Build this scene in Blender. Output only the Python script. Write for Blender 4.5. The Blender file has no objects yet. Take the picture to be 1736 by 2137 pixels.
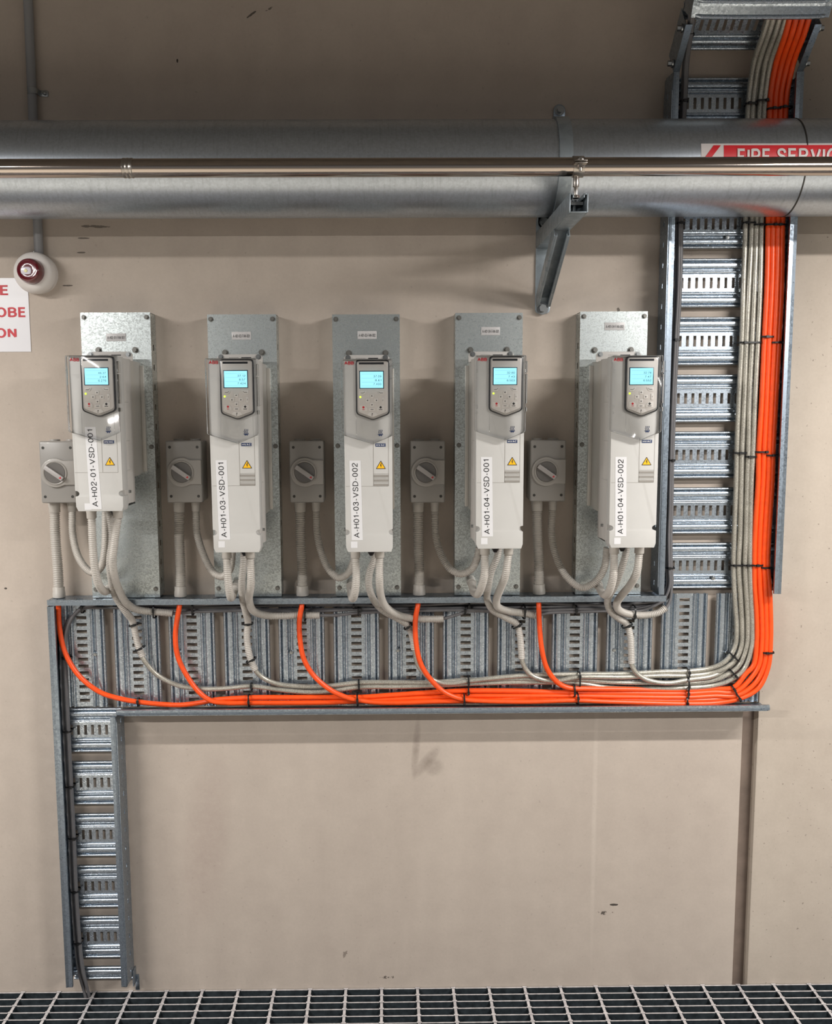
import bpy, bmesh, math, random
from mathutils import Vector, Matrix
random.seed(7)
SC = bpy.context.scene
COL = SC.collection

# ------------------------------------------------------------------ camera, light, exposure
F_PX, CX, CY, W_PX, H_PX = 2000.0, 824.605, 1104.179, 1736, 2137
PITCH, YAW, ROLL = -0.1220177, 0.00916349, -0.00506636
CAM = Vector((0.0, -2.50984565, 1.60296571))

def cam_matrix():
    cp, sp = math.cos(PITCH), math.sin(PITCH)
    cy, sy = math.cos(YAW), math.sin(YAW)
    cr, sr = math.cos(ROLL), math.sin(ROLL)
    base = Matrix(((1, 0, 0), (0, 0, -1), (0, 1, 0)))
    ry = Matrix(((cy, -sy, 0), (sy, cy, 0), (0, 0, 1)))
    rp = Matrix(((1, 0, 0), (0, cp, sp), (0, -sp, cp)))
    rr = Matrix(((cr, -sr, 0), (sr, cr, 0), (0, 0, 1)))
    return rr @ rp @ base @ ry
CM = cam_matrix()
CMT = CM.transposed()

def P(px, py, Y):
    """The point of the plane y = Y that the photograph shows at pixel (px, py)."""
    d = CMT @ Vector(((px - CX) / F_PX, (py - CY) / F_PX, 1.0))
    return CAM + d * ((Y - CAM.y) / d.y)

cd = bpy.data.cameras.new('camera')
cd.sensor_fit = 'HORIZONTAL'
cd.sensor_width = 36.0
cd.lens = 36.0 * F_PX / W_PX
cd.shift_x = (W_PX / 2 - CX) / W_PX
cd.shift_y = (CY - H_PX / 2) / W_PX
cd.clip_start = 0.05
cam = bpy.data.objects.new('camera', cd)
COL.objects.link(cam)
rot = Matrix((CM[0], -CM[1], -CM[2])).transposed()
cam.matrix_world = Matrix.Translation(CAM) @ rot.to_4x4()
SC.camera = cam

world = bpy.data.worlds.new('world')
SC.world = world
world.use_nodes = True
def world_nodes():
    # the rest of the hall: dim soffit above, lit walls and floor at and below eye level
    t = world.node_tree
    bg = t.nodes['Background']
    tc = t.nodes.new('ShaderNodeTexCoord')
    sp = t.nodes.new('ShaderNodeSeparateXYZ')
    rp = t.nodes.new('ShaderNodeValToRGB')
    mr = t.nodes.new('ShaderNodeMapRange')
    mr.inputs[1].default_value, mr.inputs[2].default_value = -1.0, 1.0
    e = rp.color_ramp.elements
    e[0].position, e[0].color = 0.35, (0.86, 0.84, 0.82, 1)
    e[1].position, e[1].color = 0.62, (0.22, 0.22, 0.23, 1)
    t.links.new(tc.outputs['Generated'], sp.inputs[0])
    t.links.new(sp.outputs[2], mr.inputs[0])
    t.links.new(mr.outputs[0], rp.inputs[0])
    t.links.new(rp.outputs[0], bg.inputs[0])
    bg.inputs[1].default_value = 0.30
world_nodes()

def area(name, loc, size, power, color=(1.0, 0.95, 0.88), aim=None):
    l = bpy.data.lights.new(name, 'AREA')
    l.shape = 'RECTANGLE'
    l.size, l.size_y = size
    l.energy = power
    l.color = color
    o = bpy.data.objects.new(name, l)
    COL.objects.link(o)
    o.location = loc
    if aim:
        o.rotation_euler = (Vector(aim) - Vector(loc)).to_track_quat('-Z', 'Y').to_euler()
    return o
# battens hung just above head height: one row close to the wall, one behind the camera
area('batten_light_near_a', (-2.1, -1.2, 2.3), (1.2, 0.06), 58, (1.0, 0.965, 0.925))
area('batten_light_near_b', (1.75, -1.2, 2.3), (1.2, 0.06), 66, (1.0, 0.965, 0.925))
area('batten_light_back_a', (-2.3, -3.0, 2.42), (1.2, 0.06), 120, (1.0, 0.97, 0.935))
area('batten_light_back_b', (2.3, -3.0, 2.42), (1.2, 0.06), 122, (1.0, 0.97, 0.935))

SC.view_settings.view_transform = 'Standard'
SC.view_settings.look = 'None'
SC.view_settings.gamma = 1.0
SC.view_settings.use_curve_mapping = False
SC.view_settings.exposure = 0.0

# ------------------------------------------------------------------ materials
def lin(h):
    h = h.lstrip('#')
    out = []
    for i in (0, 2, 4):
        c = int(h[i:i + 2], 16) / 255
        out.append(c / 12.92 if c <= 0.04045 else ((c + 0.055) / 1.055) ** 2.4)
    return (*out, 1.0)

class NT:
    def __init__(s, name):
        s.m = bpy.data.materials.new(name)
        s.m.use_nodes = True
        s.t = s.m.node_tree
        s.b = s.t.nodes['Principled BSDF']
    def n(s, typ, **kw):
        x = s.t.nodes.new(typ)
        for k, v in kw.items():
            if k.startswith('_'):
                setattr(x, k[1:], v)
            else:
                x.inputs[k.replace('__', ' ')].default_value = v
        return x
    def l(s, a, b):
        s.t.links.new(a, b)
    def ramp(s, fac, stops):
        r = s.n('ShaderNodeValToRGB')
        e = r.color_ramp.elements
        while len(e) < len(stops):
            e.new(0.5)
        for i, (p, c) in enumerate(stops):
            e[i].position = p
            e[i].color = c if len(c) == 4 else (*c, 1)
        s.l(fac, r.inputs[0])
        return r.outputs[0]
    def coord(s, kind='Object', scale=None):
        tc = s.n('ShaderNodeTexCoord')
        if scale is None:
            return tc.outputs[kind]
        mp = s.n('ShaderNodeMapping')
        mp.inputs['Scale'].default_value = scale
        s.l(tc.outputs[kind], mp.inputs[0])
        return mp.outputs[0]
    def noise(s, vec, scale, detail=4, rough=0.6):
        x = s.n('ShaderNodeTexNoise', Scale=scale, Detail=detail, Roughness=rough)
        s.l(vec, x.inputs['Vector'])
        return x.outputs[0]
    def mix(s, fac, a, b, mode='MIX'):
        x = s.n('ShaderNodeMix', _data_type='RGBA', _blend_type=mode)
        for sock, v in ((x.inputs[0], fac), (x.inputs[6], a), (x.inputs[7], b)):
            if hasattr(v, 'is_linked'):
                s.l(v, sock)
            else:
                sock.default_value = v
        return x.outputs[2]
    def math(s, op, a, b=None):
        x = s.n('ShaderNodeMath', _operation=op)
        for sock, v in ((x.inputs[0], a), (x.inputs[1], b)):
            if v is None:
                continue
            if hasattr(v, 'is_linked'):
                s.l(v, sock)
            else:
                sock.default_value = v
        return x.outputs[0]
    def bump(s, h, strength=0.3, dist=0.002):
        x = s.n('ShaderNodeBump', Strength=strength, Distance=dist)
        s.l(h, x.inputs['Height'])
        s.l(x.outputs[0], s.b.inputs['Normal'])

def plain(name, col, rough=0.5, metal=0.0, spec=0.5, coat=0.0, var=0.0, vscale=30, emit=None, estr=1.0):
    t = NT(name)
    c = lin(col)
    t.b.inputs['Base Color'].default_value = c
    t.b.inputs['Roughness'].default_value = rough
    t.b.inputs['Metallic'].default_value = metal
    t.b.inputs['Specular IOR Level'].default_value = spec
    t.b.inputs['Coat Weight'].default_value = coat
    if var:
        n = t.noise(t.coord(), vscale)
        lo = tuple(x * (1 - var) for x in c[:3])
        hi = tuple(min(1, x * (1 + var)) for x in c[:3])
        t.l(t.ramp(n, [(0.3, lo), (0.7, hi)]), t.b.inputs['Base Color'])
    if emit:
        t.b.inputs['Emission Color'].default_value = lin(emit)
        t.b.inputs['Emission Strength'].default_value = estr
    return t.m

def galv(name, col, rough=0.38, spangle=0.25, scale=120, streak=None, metal=0.72, rvar=0.11):
    """Hot dip zinc: metallic with spangle grains in colour and gloss."""
    t = NT(name)
    co = t.coord()
    vo = t.n('ShaderNodeTexVoronoi', Scale=scale)
    t.l(co, vo.inputs['Vector'])
    sep = t.n('ShaderNodeSeparateColor')
    t.l(vo.outputs['Color'], sep.inputs[0])
    big = t.noise(co, 9, 5)
    fine = t.noise(co, scale * 2.2, 3)
    mixv = t.math('ADD', t.math('MULTIPLY', sep.outputs[0], 0.5), t.math('MULTIPLY', fine, 0.5))
    mixv = t.math('ADD', t.math('MULTIPLY', mixv, 0.75), t.math('MULTIPLY', big, 0.25))
    c = lin(col)[:3]
    lo = tuple(x * (1 - spangle) for x in c)
    hi = tuple(min(1, x * (1 + spangle)) for x in c)
    out = t.ramp(mixv, [(0.3, lo), (0.7, hi)])
    if streak:
        st = t.noise(t.coord(scale=streak), 12, 4)
        out = t.mix(t.ramp(st, [(0.52, (0, 0, 0)), (0.75, (0.22, 0.22, 0.22))]), out, (*[x * 0.35 for x in c], 1))
    t.l(out, t.b.inputs['Base Color'])
    t.b.inputs['Metallic'].default_value = metal
    t.l(t.ramp(mixv, [(0.25, (rough + rvar,) * 3), (0.75, (max(0.05, rough - rvar),) * 3)]), t.b.inputs['Roughness'])
    t.bump(mixv, 0.06 if rvar > 0.05 else 0.04, 0.0006)
    return t.m

def concrete(name, base, dark, light, pits=0.2):
    t = NT(name)
    co = t.coord()
    n1 = t.noise(co, 1.6, 6, 0.6)
    n2 = t.noise(co, 14, 6, 0.65)
    n3 = t.noise(co, 130, 3, 0.6)
    v = t.noise(t.coord(scale=(9, 1, 0.5)), 1.0, 4, 0.5)
    a = t.ramp(n1, [(0.3, lin(dark)), (0.7, lin(light))])
    a = t.mix(0.45, a, t.ramp(n2, [(0.35, lin(dark)), (0.65, lin(light))]))
    a = t.mix(0.25, a, t.ramp(v, [(0.35, lin(dark)), (0.65, lin(light))]))
    a = t.mix(0.18, a, t.ramp(n3, [(0.3, lin(dark)), (0.7, lin(light))]))
    a = t.mix(0.35, a, lin(base))
    pit = t.noise(co, 95, 2, 0.5)
    a = t.mix(t.ramp(pit, [(0.68, (0, 0, 0)), (0.74, (pits,) * 3)]), a, lin('#6a6057'))
    t.l(a, t.b.inputs['Base Color'])
    t.b.inputs['Roughness'].default_value = 0.72
    t.b.inputs['Specular IOR Level'].default_value = 0.3
    t.bump(t.math('ADD', t.math('MULTIPLY', n2, 0.7), t.math('MULTIPLY', n3, 0.3)), 0.15, 0.002)
    return t

M = {}
def wall_mat():
    t = concrete('concrete_panel', '#b6aa9f', '#a3978d', '#c1b6aa')
    # scuffs and stains with a place of their own on the panel
    src = t.b.inputs['Base Color'].links[0].from_socket
    co = t.coord()
    sep = t.n('ShaderNodeSeparateXYZ')
    t.l(co, sep.inputs[0])
    rag = t.noise(co, 60, 5, 0.7)
    rag2 = t.noise(t.coord(scale=(30, 1, 200)), 1.0, 4, 0.7)
    def blot(px, py, rx, rz, col, k, thr, ang=0.0, rg=rag):
        nonlocal src
        c = P(px, py, 0)
        ca, sa = math.cos(ang), math.sin(ang)
        dx = t.math('SUBTRACT', sep.outputs[0], c.x)
        dz = t.math('SUBTRACT', sep.outputs[2], c.z)
        u = t.math('ADD', t.math('MULTIPLY', dx, ca / rx), t.math('MULTIPLY', dz, sa / rx))
        w = t.math('ADD', t.math('MULTIPLY', dx, -sa / rz), t.math('MULTIPLY', dz, ca / rz))
        d = t.math('ADD', t.math('MULTIPLY', u, u), t.math('MULTIPLY', w, w))
        f = t.math('SUBTRACT', 1.0, d)
        f = t.math('MULTIPLY', t.math('MAXIMUM', f, 0.0), rg)
        f = t.math('MULTIPLY', t.math('GREATER_THAN', f, thr), k) if thr else t.math('MULTIPLY', f, k)
        src = t.mix(f, src, lin(col))
    blot(868, 1560, 0.012, 0.10, '#7d7268', 0.9, 0, -0.08)
    blot(890, 1590, 0.06, 0.018, '#7d7268', 0.9, 0, 0.9)
    blot(905, 1600, 0.03, 0.03, '#7d7268', 0.8, 0)
    blot(1262, 1905, 0.05, 0.014, '#3c3631', 0.85, 0.47)
    blot(1282, 1888, 0.02, 0.005, '#2f2a26', 0.9, 0.3)
    blot(810, 2040, 0.09, 0.012, '#3a332e', 0.8, 0.5)
    blot(720, 1990, 0.02, 0.05, '#5a5048', 0.6, 0.5)
    blot(200, 473, 0.07, 0.008, '#4a4440', 0.7, 0.4, -0.05, rag2)
    blot(175, 497, 0.03, 0.003, '#4a4440', 0.8, 0.3)
    blot(170, 527, 0.018, 0.003, '#4a4440', 0.8, 0.3)
    blot(140, 596, 0.02, 0.003, '#3a3430', 0.8, 0.3)
    blot(525, 30, 0.022, 0.004, '#2f2b28', 0.8, 0.3, 0.6)
    blot(560, 20, 0.03, 0.006, '#3a3531', 0.7, 0.45, 0.5)
    blot(370, 127, 0.004, 0.007, '#1c1917', 0.9, 0.3)
    blot(560, 590, 0.02, 0.02, '#efe9e0', 0.9, 0.62)
    blot(1290, 646, 0.008, 0.009, '#4a433c', 0.8, 0.35)
    blot(1010, 565, 0.03, 0.3, '#8f857a', 0.35, 0)
    blot(1240, 1700, 0.008, 0.5, '#cfc6ba', 0.5, 0)
    blot(430, 1760, 0.07, 0.3, '#a08f86', 0.7, 0, -0.12)
    blot(12, 1228, 0.006, 0.004, '#2f2a26', 0.9, 0.3)
    t.l(src, t.b.inputs['Base Color'])
    return t.m
M['wall'] = wall_mat()
M['wall_b'] = concrete('concrete_panel_pitted', '#b6aa9d', '#a3978b', '#c2b8ab', 0.7).m
M['sealant'] = plain('joint_sealant', '#7a6c62', 0.8, var=0.2, vscale=14)
M['ceiling'] = plain('soffit_concrete', '#77736e', 0.9, var=0.15, vscale=4)
M['floor'] = plain('pale_concrete_floor', '#bdb6aa', 0.6, var=0.1, vscale=5)
M['slab'] = plain('dark_slab', '#1c2023', 0.9)
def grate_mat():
    # zinc with bright tops and shaded gaps put into the colour by face direction
    t = NT('grating_shaded_zinc')
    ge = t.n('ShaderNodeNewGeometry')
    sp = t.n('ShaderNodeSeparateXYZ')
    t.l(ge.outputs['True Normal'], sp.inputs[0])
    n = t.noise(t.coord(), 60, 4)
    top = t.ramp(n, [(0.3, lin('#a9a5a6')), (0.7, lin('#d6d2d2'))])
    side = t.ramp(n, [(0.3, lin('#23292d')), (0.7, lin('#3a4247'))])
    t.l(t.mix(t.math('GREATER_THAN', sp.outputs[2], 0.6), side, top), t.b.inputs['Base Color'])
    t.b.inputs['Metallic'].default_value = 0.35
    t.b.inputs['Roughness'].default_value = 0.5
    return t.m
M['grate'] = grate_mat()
M['galv'] = galv('zinc_sheet', '#afb9c3', 0.32, 0.20, 260, None, 0.92)
M['galv_rail'] = galv('zinc_rail', '#98a4b0', 0.36, 0.16, 260, None, 0.95)
M['galv_plate'] = galv('zinc_spangle_plate', '#cad1d1', 0.36, 0.34, 320, None, 0.94)
M['galv_pipe'] = galv('zinc_pipe', '#b9c1ca', 0.31, 0.07, 220, (14, 1.5, 1.5), 0.9, 0.03)
M['strut'] = galv('zinc_strut', '#9da7ae', 0.45, 0.10, 60)
M['plate_bolt'] = plain('plate_screw', '#7d7c78', 0.4, 0.7)
M['bolt'] = plain('zinc_bolt', '#a2a5a6', 0.32, 1.0)
M['dark_bolt'] = plain('dark_screw', '#4b4a48', 0.45, 0.8)
M['steel'] = plain('polished_stainless', '#b9aea5', 0.13, 1.0)
M['steel_fit'] = plain('stainless_fitting', '#b5afa8', 0.28, 1.0)
def cable(name, col, rough, var=0.08):
    return plain(name, col, rough, 0, 0.5, 0, var, 60)
M['orange'] = cable('orange_sheath', '#ec5016', 0.36)
M['greycable'] = cable('grey_sheath', '#686769', 0.42)
def braid():
    t = NT('clear_jacket_braid')
    co = t.coord()
    n = t.noise(co, 560, 2, 0.5)
    n2 = t.noise(co, 26, 3, 0.5)
    a = t.ramp(n, [(0.32, lin('#77746a')), (0.68, lin('#cbc7bc'))])
    t.l(t.mix(0.3, a, t.ramp(n2, [(0.3, lin('#7f7c72')), (0.7, lin('#c6c2b6'))])), t.b.inputs['Base Color'])
    t.b.inputs['Metallic'].default_value = 0.55
    t.b.inputs['Roughness'].default_value = 0.42
    t.b.inputs['Coat Weight'].default_value = 0.7
    t.b.inputs['Coat Roughness'].default_value = 0.12
    t.bump(n, 0.3, 0.0008)
    return t.m
M['braid'] = braid()
M['conduit'] = plain('grey_pvc_conduit', '#b4afa8', 0.42, var=0.05)
M['conduit_dark'] = plain('grey_rigid_conduit', '#8b8b8d', 0.45)
M['iso'] = plain('grey_enclosure_plastic', '#928f8b', 0.3, coat=0.25)
M['iso_light'] = plain('light_grey_enclosure_plastic', '#9d9994', 0.32, coat=0.2)
M['dial'] = plain('smoky_dial_plastic', '#6f6c69', 0.18, coat=0.6)
M['handle'] = plain('pale_grey_handle_plastic', '#a9a5a3', 0.35)
M['drive'] = plain('warm_white_plastic', '#bebdba', 0.45, var=0.02, vscale=20)
M['drive_side'] = plain('warm_grey_plastic', '#b4b1ad', 0.5)
M['chassis'] = plain('drive_chassis_metal', '#bab7b1', 0.45, 0.35)
M['drive_line'] = plain('seam_shadow_grey', '#8d8983', 0.7)
M['black'] = plain('black_plastic', '#17181a', 0.4)
M['tie'] = plain('black_nylon', '#101113', 0.38)
M['keypad'] = plain('keypad_grey_plastic', '#cdc8c3', 0.4)
M['keyframe'] = plain('keypad_dark_rim', '#2d2e31', 0.22, coat=0.5)
M['silver'] = plain('keypad_silver_trim', '#a5a29f', 0.3, 0.4)
M['button'] = plain('button_grey_rubber', '#d6d2cd', 0.5)
M['screen'] = plain('lit_display', '#203038', 0.3, emit='#a4f0ff', estr=1.15)
M['screenframe'] = plain('display_surround', '#2b3a4a', 0.3)
M['lcdink'] = plain('display_ink', '#1f5a6c', 0.6)
M['led'] = plain('green_indicator', '#405010', 0.4, emit='#d8ff50', estr=1.4)
M['ink'] = plain('black_ink', '#1b1b1e', 0.6)
M['red'] = plain('red_ink', '#c4202c', 0.5)
M['redtext'] = plain('red_sign_ink', '#bf2733', 0.5)
M['navy'] = plain('navy_ink', '#1f3560', 0.5)
M['yellow'] = plain('warning_yellow', '#f2b90a', 0.5)
M['paper'] = plain('white_label', '#d8d8da', 0.4)
M['tag'] = plain('grey_engraved_tag', '#c4c2c2', 0.35)
M['sign'] = plain('laminated_paper', '#d9d8dc', 0.25, coat=0.5)
M['white'] = plain('white_sounder_plastic', '#d6d1cd', 0.4)
M['redlens'] = plain('deep_red_lens', '#5a0716', 0.15, coat=0.8)
M['lensglass'] = plain('clear_flash_window', '#d9d4df', 0.15, coat=0.5)
M['flash'] = plain('yellow_flash_element', '#e0d9a0', 0.4)
M['redband'] = plain('red_marker_band', '#d0202b', 0.4)
M['whitetape'] = plain('white_marker_tape', '#d5cfce', 0.4)
def clear():
    t = NT('clear_polycarbonate')
    t.t.nodes.remove(t.b)
    tr = t.n('ShaderNodeBsdfTransparent')
    tr.inputs[0].default_value = (0.99, 0.99, 0.99, 1)
    gl = t.n('ShaderNodeBsdfGlossy')
    gl.inputs['Roughness'].default_value = 0.06
    fr = t.n('ShaderNodeFresnel')
    fr.inputs[0].default_value = 1.28
    mx = t.n('ShaderNodeMixShader')
    t.l(fr.outputs[0], mx.inputs[0])
    t.l(tr.outputs[0], mx.inputs[1])
    t.l(gl.outputs[0], mx.inputs[2])
    t.l(mx.outputs[0], t.t.nodes['Material Output'].inputs[0])
    return t.m
M['clear'] = clear()

# ------------------------------------------------------------------ mesh helpers
class MB:
    def __init__(s):
        s.v, s.f = [], []
    def add(s, vs, fs):
        b = len(s.v)
        s.v += [Vector(x) for x in vs]
        s.f += [tuple(i + b for i in f) for f in fs]
        return s
    def box(s, x0, x1, y0, y1, z0, z1):
        vs = [(x, y, z) for x in (x0, x1) for y in (y0, y1) for z in (z0, z1)]
        return s.add(vs, [(0, 1, 3, 2), (4, 6, 7, 5), (0, 4, 5, 1), (2, 3, 7, 6), (0, 2, 6, 4), (1, 5, 7, 3)])
    def prism(s, poly, f0, f1):
        """poly: 2-D points; f0, f1 map a 2-D point to 3-D at both ends."""
        n = len(poly)
        vs = [f0(*p) for p in poly] + [f1(*p) for p in poly]
        fs = [tuple(range(n))[::-1], tuple(range(n, 2 * n))]
        fs += [(i, (i + 1) % n, n + (i + 1) % n, n + i) for i in range(n)]
        return s.add(vs, fs)
    def plate(s, poly, y0, y1):
        return s.prism(poly, lambda a, b: (a, y0, b), lambda a, b: (a, y1, b))
    def cyl(s, a, b, r, seg=16, r2=None):
        a, b = Vector(a), Vector(b)
        d = (b - a).normalized()
        u = d.orthogonal().normalized()
        w = d.cross(u)
        r2 = r if r2 is None else r2
        ring = [(math.cos(2 * math.pi * i / seg), math.sin(2 * math.pi * i / seg)) for i in range(seg)]
        vs = [a + (u * c + w * q) * r for c, q in ring] + [b + (u * c + w * q) * r2 for c, q in ring]
        fs = [tuple(range(seg))[::-1], tuple(range(seg, 2 * seg))]
        fs += [(i, (i + 1) % seg, seg + (i + 1) % seg, seg + i) for i in range(seg)]
        return s.add(vs, fs)
    def tube(s, pts, rads, seg=10, cap=True):
        n = len(pts)
        if not hasattr(rads, '__len__'):
            rads = [rads] * n
        tang = [(pts[min(i + 1, n - 1)] - pts[max(i - 1, 0)]).normalized() for i in range(n)]
        u = tang[0].orthogonal().normalized()
        vs = []
        for i in range(n):
            u = (u - tang[i] * u.dot(tang[i])).normalized()
            w = tang[i].cross(u)
            for k in range(seg):
                a = 2 * math.pi * k / seg
                vs.append(pts[i] + (u * math.cos(a) + w * math.sin(a)) * rads[i])
        fs = [(i * seg + k, i * seg + (k + 1) % seg, (i + 1) * seg + (k + 1) % seg, (i + 1) * seg + k) for i in range(n - 1) for k in range(seg)]
        if cap:
            fs += [tuple(range(seg))[::-1], tuple(range((n - 1) * seg, n * seg))]
        return s.add(vs, fs)
    def lathe(s, c, prof, seg=40, axis='y'):
        """prof: (radius, offset along -y) pairs about a point c."""
        c = Vector(c)
        vs = []
        for r, o in prof:
            for k in range(seg):
                a = 2 * math.pi * k / seg
                vs.append((c.x + r * math.cos(a), c.y - o, c.z + r * math.sin(a)))
        n = len(prof)
        fs = [(i * seg + k, i * seg + (k + 1) % seg, (i + 1) * seg + (k + 1) % seg, (i + 1) * seg + k) for i in range(n - 1) for k in range(seg)]
        fs += [tuple(range(seg)), tuple(range((n - 1) * seg, n * seg))[::-1]]
        return s.add(vs, fs)
    def hexbolt(s, c, r, h, d=Vector((0, -1, 0)), washer=True):
        c = Vector(c)
        d = Vector(d).normalized()
        if washer:
            s.cyl(c, c + d * h * 0.25, r * 1.55, 18)
        s.cyl(c + d * h * 0.2, c + d * h, r, 6)
        return s
    def slotted(s, o, u, v, ul, vl, holes, v0, v1):
        """Sheet from o along u (ul) and v (vl), with holes (u0, u1) between v0 and v1."""
        o, u, v = Vector(o), Vector(u), Vector(v)
        us = [0.0]
        for a, b in holes:
            us += [a, b]
        us.append(ul)
        vv = [0.0, v0, v1, vl]
        grid = [[o + u * a + v * b for b in vv] for a in us]
        vs = [p for col in grid for p in col]
        fs = []
        for i in range(len(us) - 1):
            for j in range(3):
                if j == 1 and i % 2 == 1:
                    continue
                fs.append((i * 4 + j, (i + 1) * 4 + j, (i + 1) * 4 + j + 1, i * 4 + j + 1))
        return s.add(vs, fs)
    def strip(s, a, b, c, d):
        return s.add([a, b, c, d], [(0, 1, 2, 3)])
    def build(s, name, mat, parent=None, bevel=0.0, seg=2, thick=0.0, angle=35, fixn=True):
        me = bpy.data.meshes.new(name)
        off = parent_loc(parent)
        me.from_pydata([v - off for v in s.v], [], s.f)
        bm = bmesh.new()
        bm.from_mesh(me)
        if thick:
            bmesh.ops.remove_doubles(bm, verts=bm.verts, dist=1e-6)
            bmesh.ops.recalc_face_normals(bm, faces=bm.faces)
            bmesh.ops.solidify(bm, geom=bm.faces[:], thickness=thick)
        if fixn:
            bmesh.ops.recalc_face_normals(bm, faces=bm.faces)
        if bevel:
            es = [e for e in bm.edges if len(e.link_faces) == 2 and e.calc_face_angle(0) > 0.6]
            bmesh.ops.bevel(bm, geom=es, offset=bevel, segments=seg, profile=0.5, affect='EDGES', clamp_overlap=True)
        bm.to_mesh(me)
        bm.free()
        me.shade_smooth()
        me.set_sharp_from_angle(angle=math.radians(angle))
        me.materials.append(M[mat])
        o = bpy.data.objects.new(name, me)
        COL.objects.link(o)
        if parent is not None:
            o.parent = parent
        return o

def parent_loc(p):
    v = Vector((0, 0, 0))
    while p is not None:
        v += Vector(p.location)
        p = p.parent
    return v
def tag(o, label, cat, group=None):
    o['label'] = label
    o['category'] = cat
    if group:
        o['group'] = group
    return o
def thing(name, label, cat, loc=(0, 0, 0), group=None):
    o = bpy.data.objects.new(name, None)
    COL.objects.link(o)
    o.location = loc
    o.empty_display_size = 0.03
    return tag(o, label, cat, group)
def struct(o):
    o['kind'] = 'structure'
    return o
def rename(o, label):
    o['label'] = label
    return o

def catmull(pts, step=0.004):
    pts = [Vector(p) for p in pts]
    q = [pts[0] * 2 - pts[1]] + pts + [pts[-1] * 2 - pts[-2]]
    out = []
    for i in range(1, len(q) - 2):
        p0, p1, p2, p3 = q[i - 1:i + 3]
        n = max(2, int((p2 - p1).length / step))
        # centripetal form keeps tight turns from looping
        t0 = 0.0
        t1 = t0 + max(1e-5, (p1 - p0).length) ** 0.5
        t2 = t1 + max(1e-5, (p2 - p1).length) ** 0.5
        t3 = t2 + max(1e-5, (p3 - p2).length) ** 0.5
        for k in range(n):
            t = t1 + (t2 - t1) * k / n
            a1 = p0 * ((t1 - t) / (t1 - t0)) + p1 * ((t - t0) / (t1 - t0))
            a2 = p1 * ((t2 - t) / (t2 - t1)) + p2 * ((t - t1) / (t2 - t1))
            a3 = p2 * ((t3 - t) / (t3 - t2)) + p3 * ((t - t2) / (t3 - t2))
            b1 = a1 * ((t2 - t) / (t2 - t0)) + a2 * ((t - t0) / (t2 - t0))
            b2 = a2 * ((t3 - t) / (t3 - t1)) + a3 * ((t - t1) / (t3 - t1))
            out.append(b1 * ((t2 - t) / (t2 - t1)) + b2 * ((t - t1) / (t2 - t1)))
    out.append(pts[-1])
    return out
def resample(pts, step):
    out = [pts[0].copy()]
    acc = 0.0
    for a, b in zip(pts, pts[1:]):
        L = (b - a).length
        while L > 0 and acc + L >= step:
            t = (step - acc) / L
            a = a.lerp(b, t)
            L = (b - a).length
            out.append(a.copy())
            acc = 0.0
        acc += L
    return out

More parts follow.
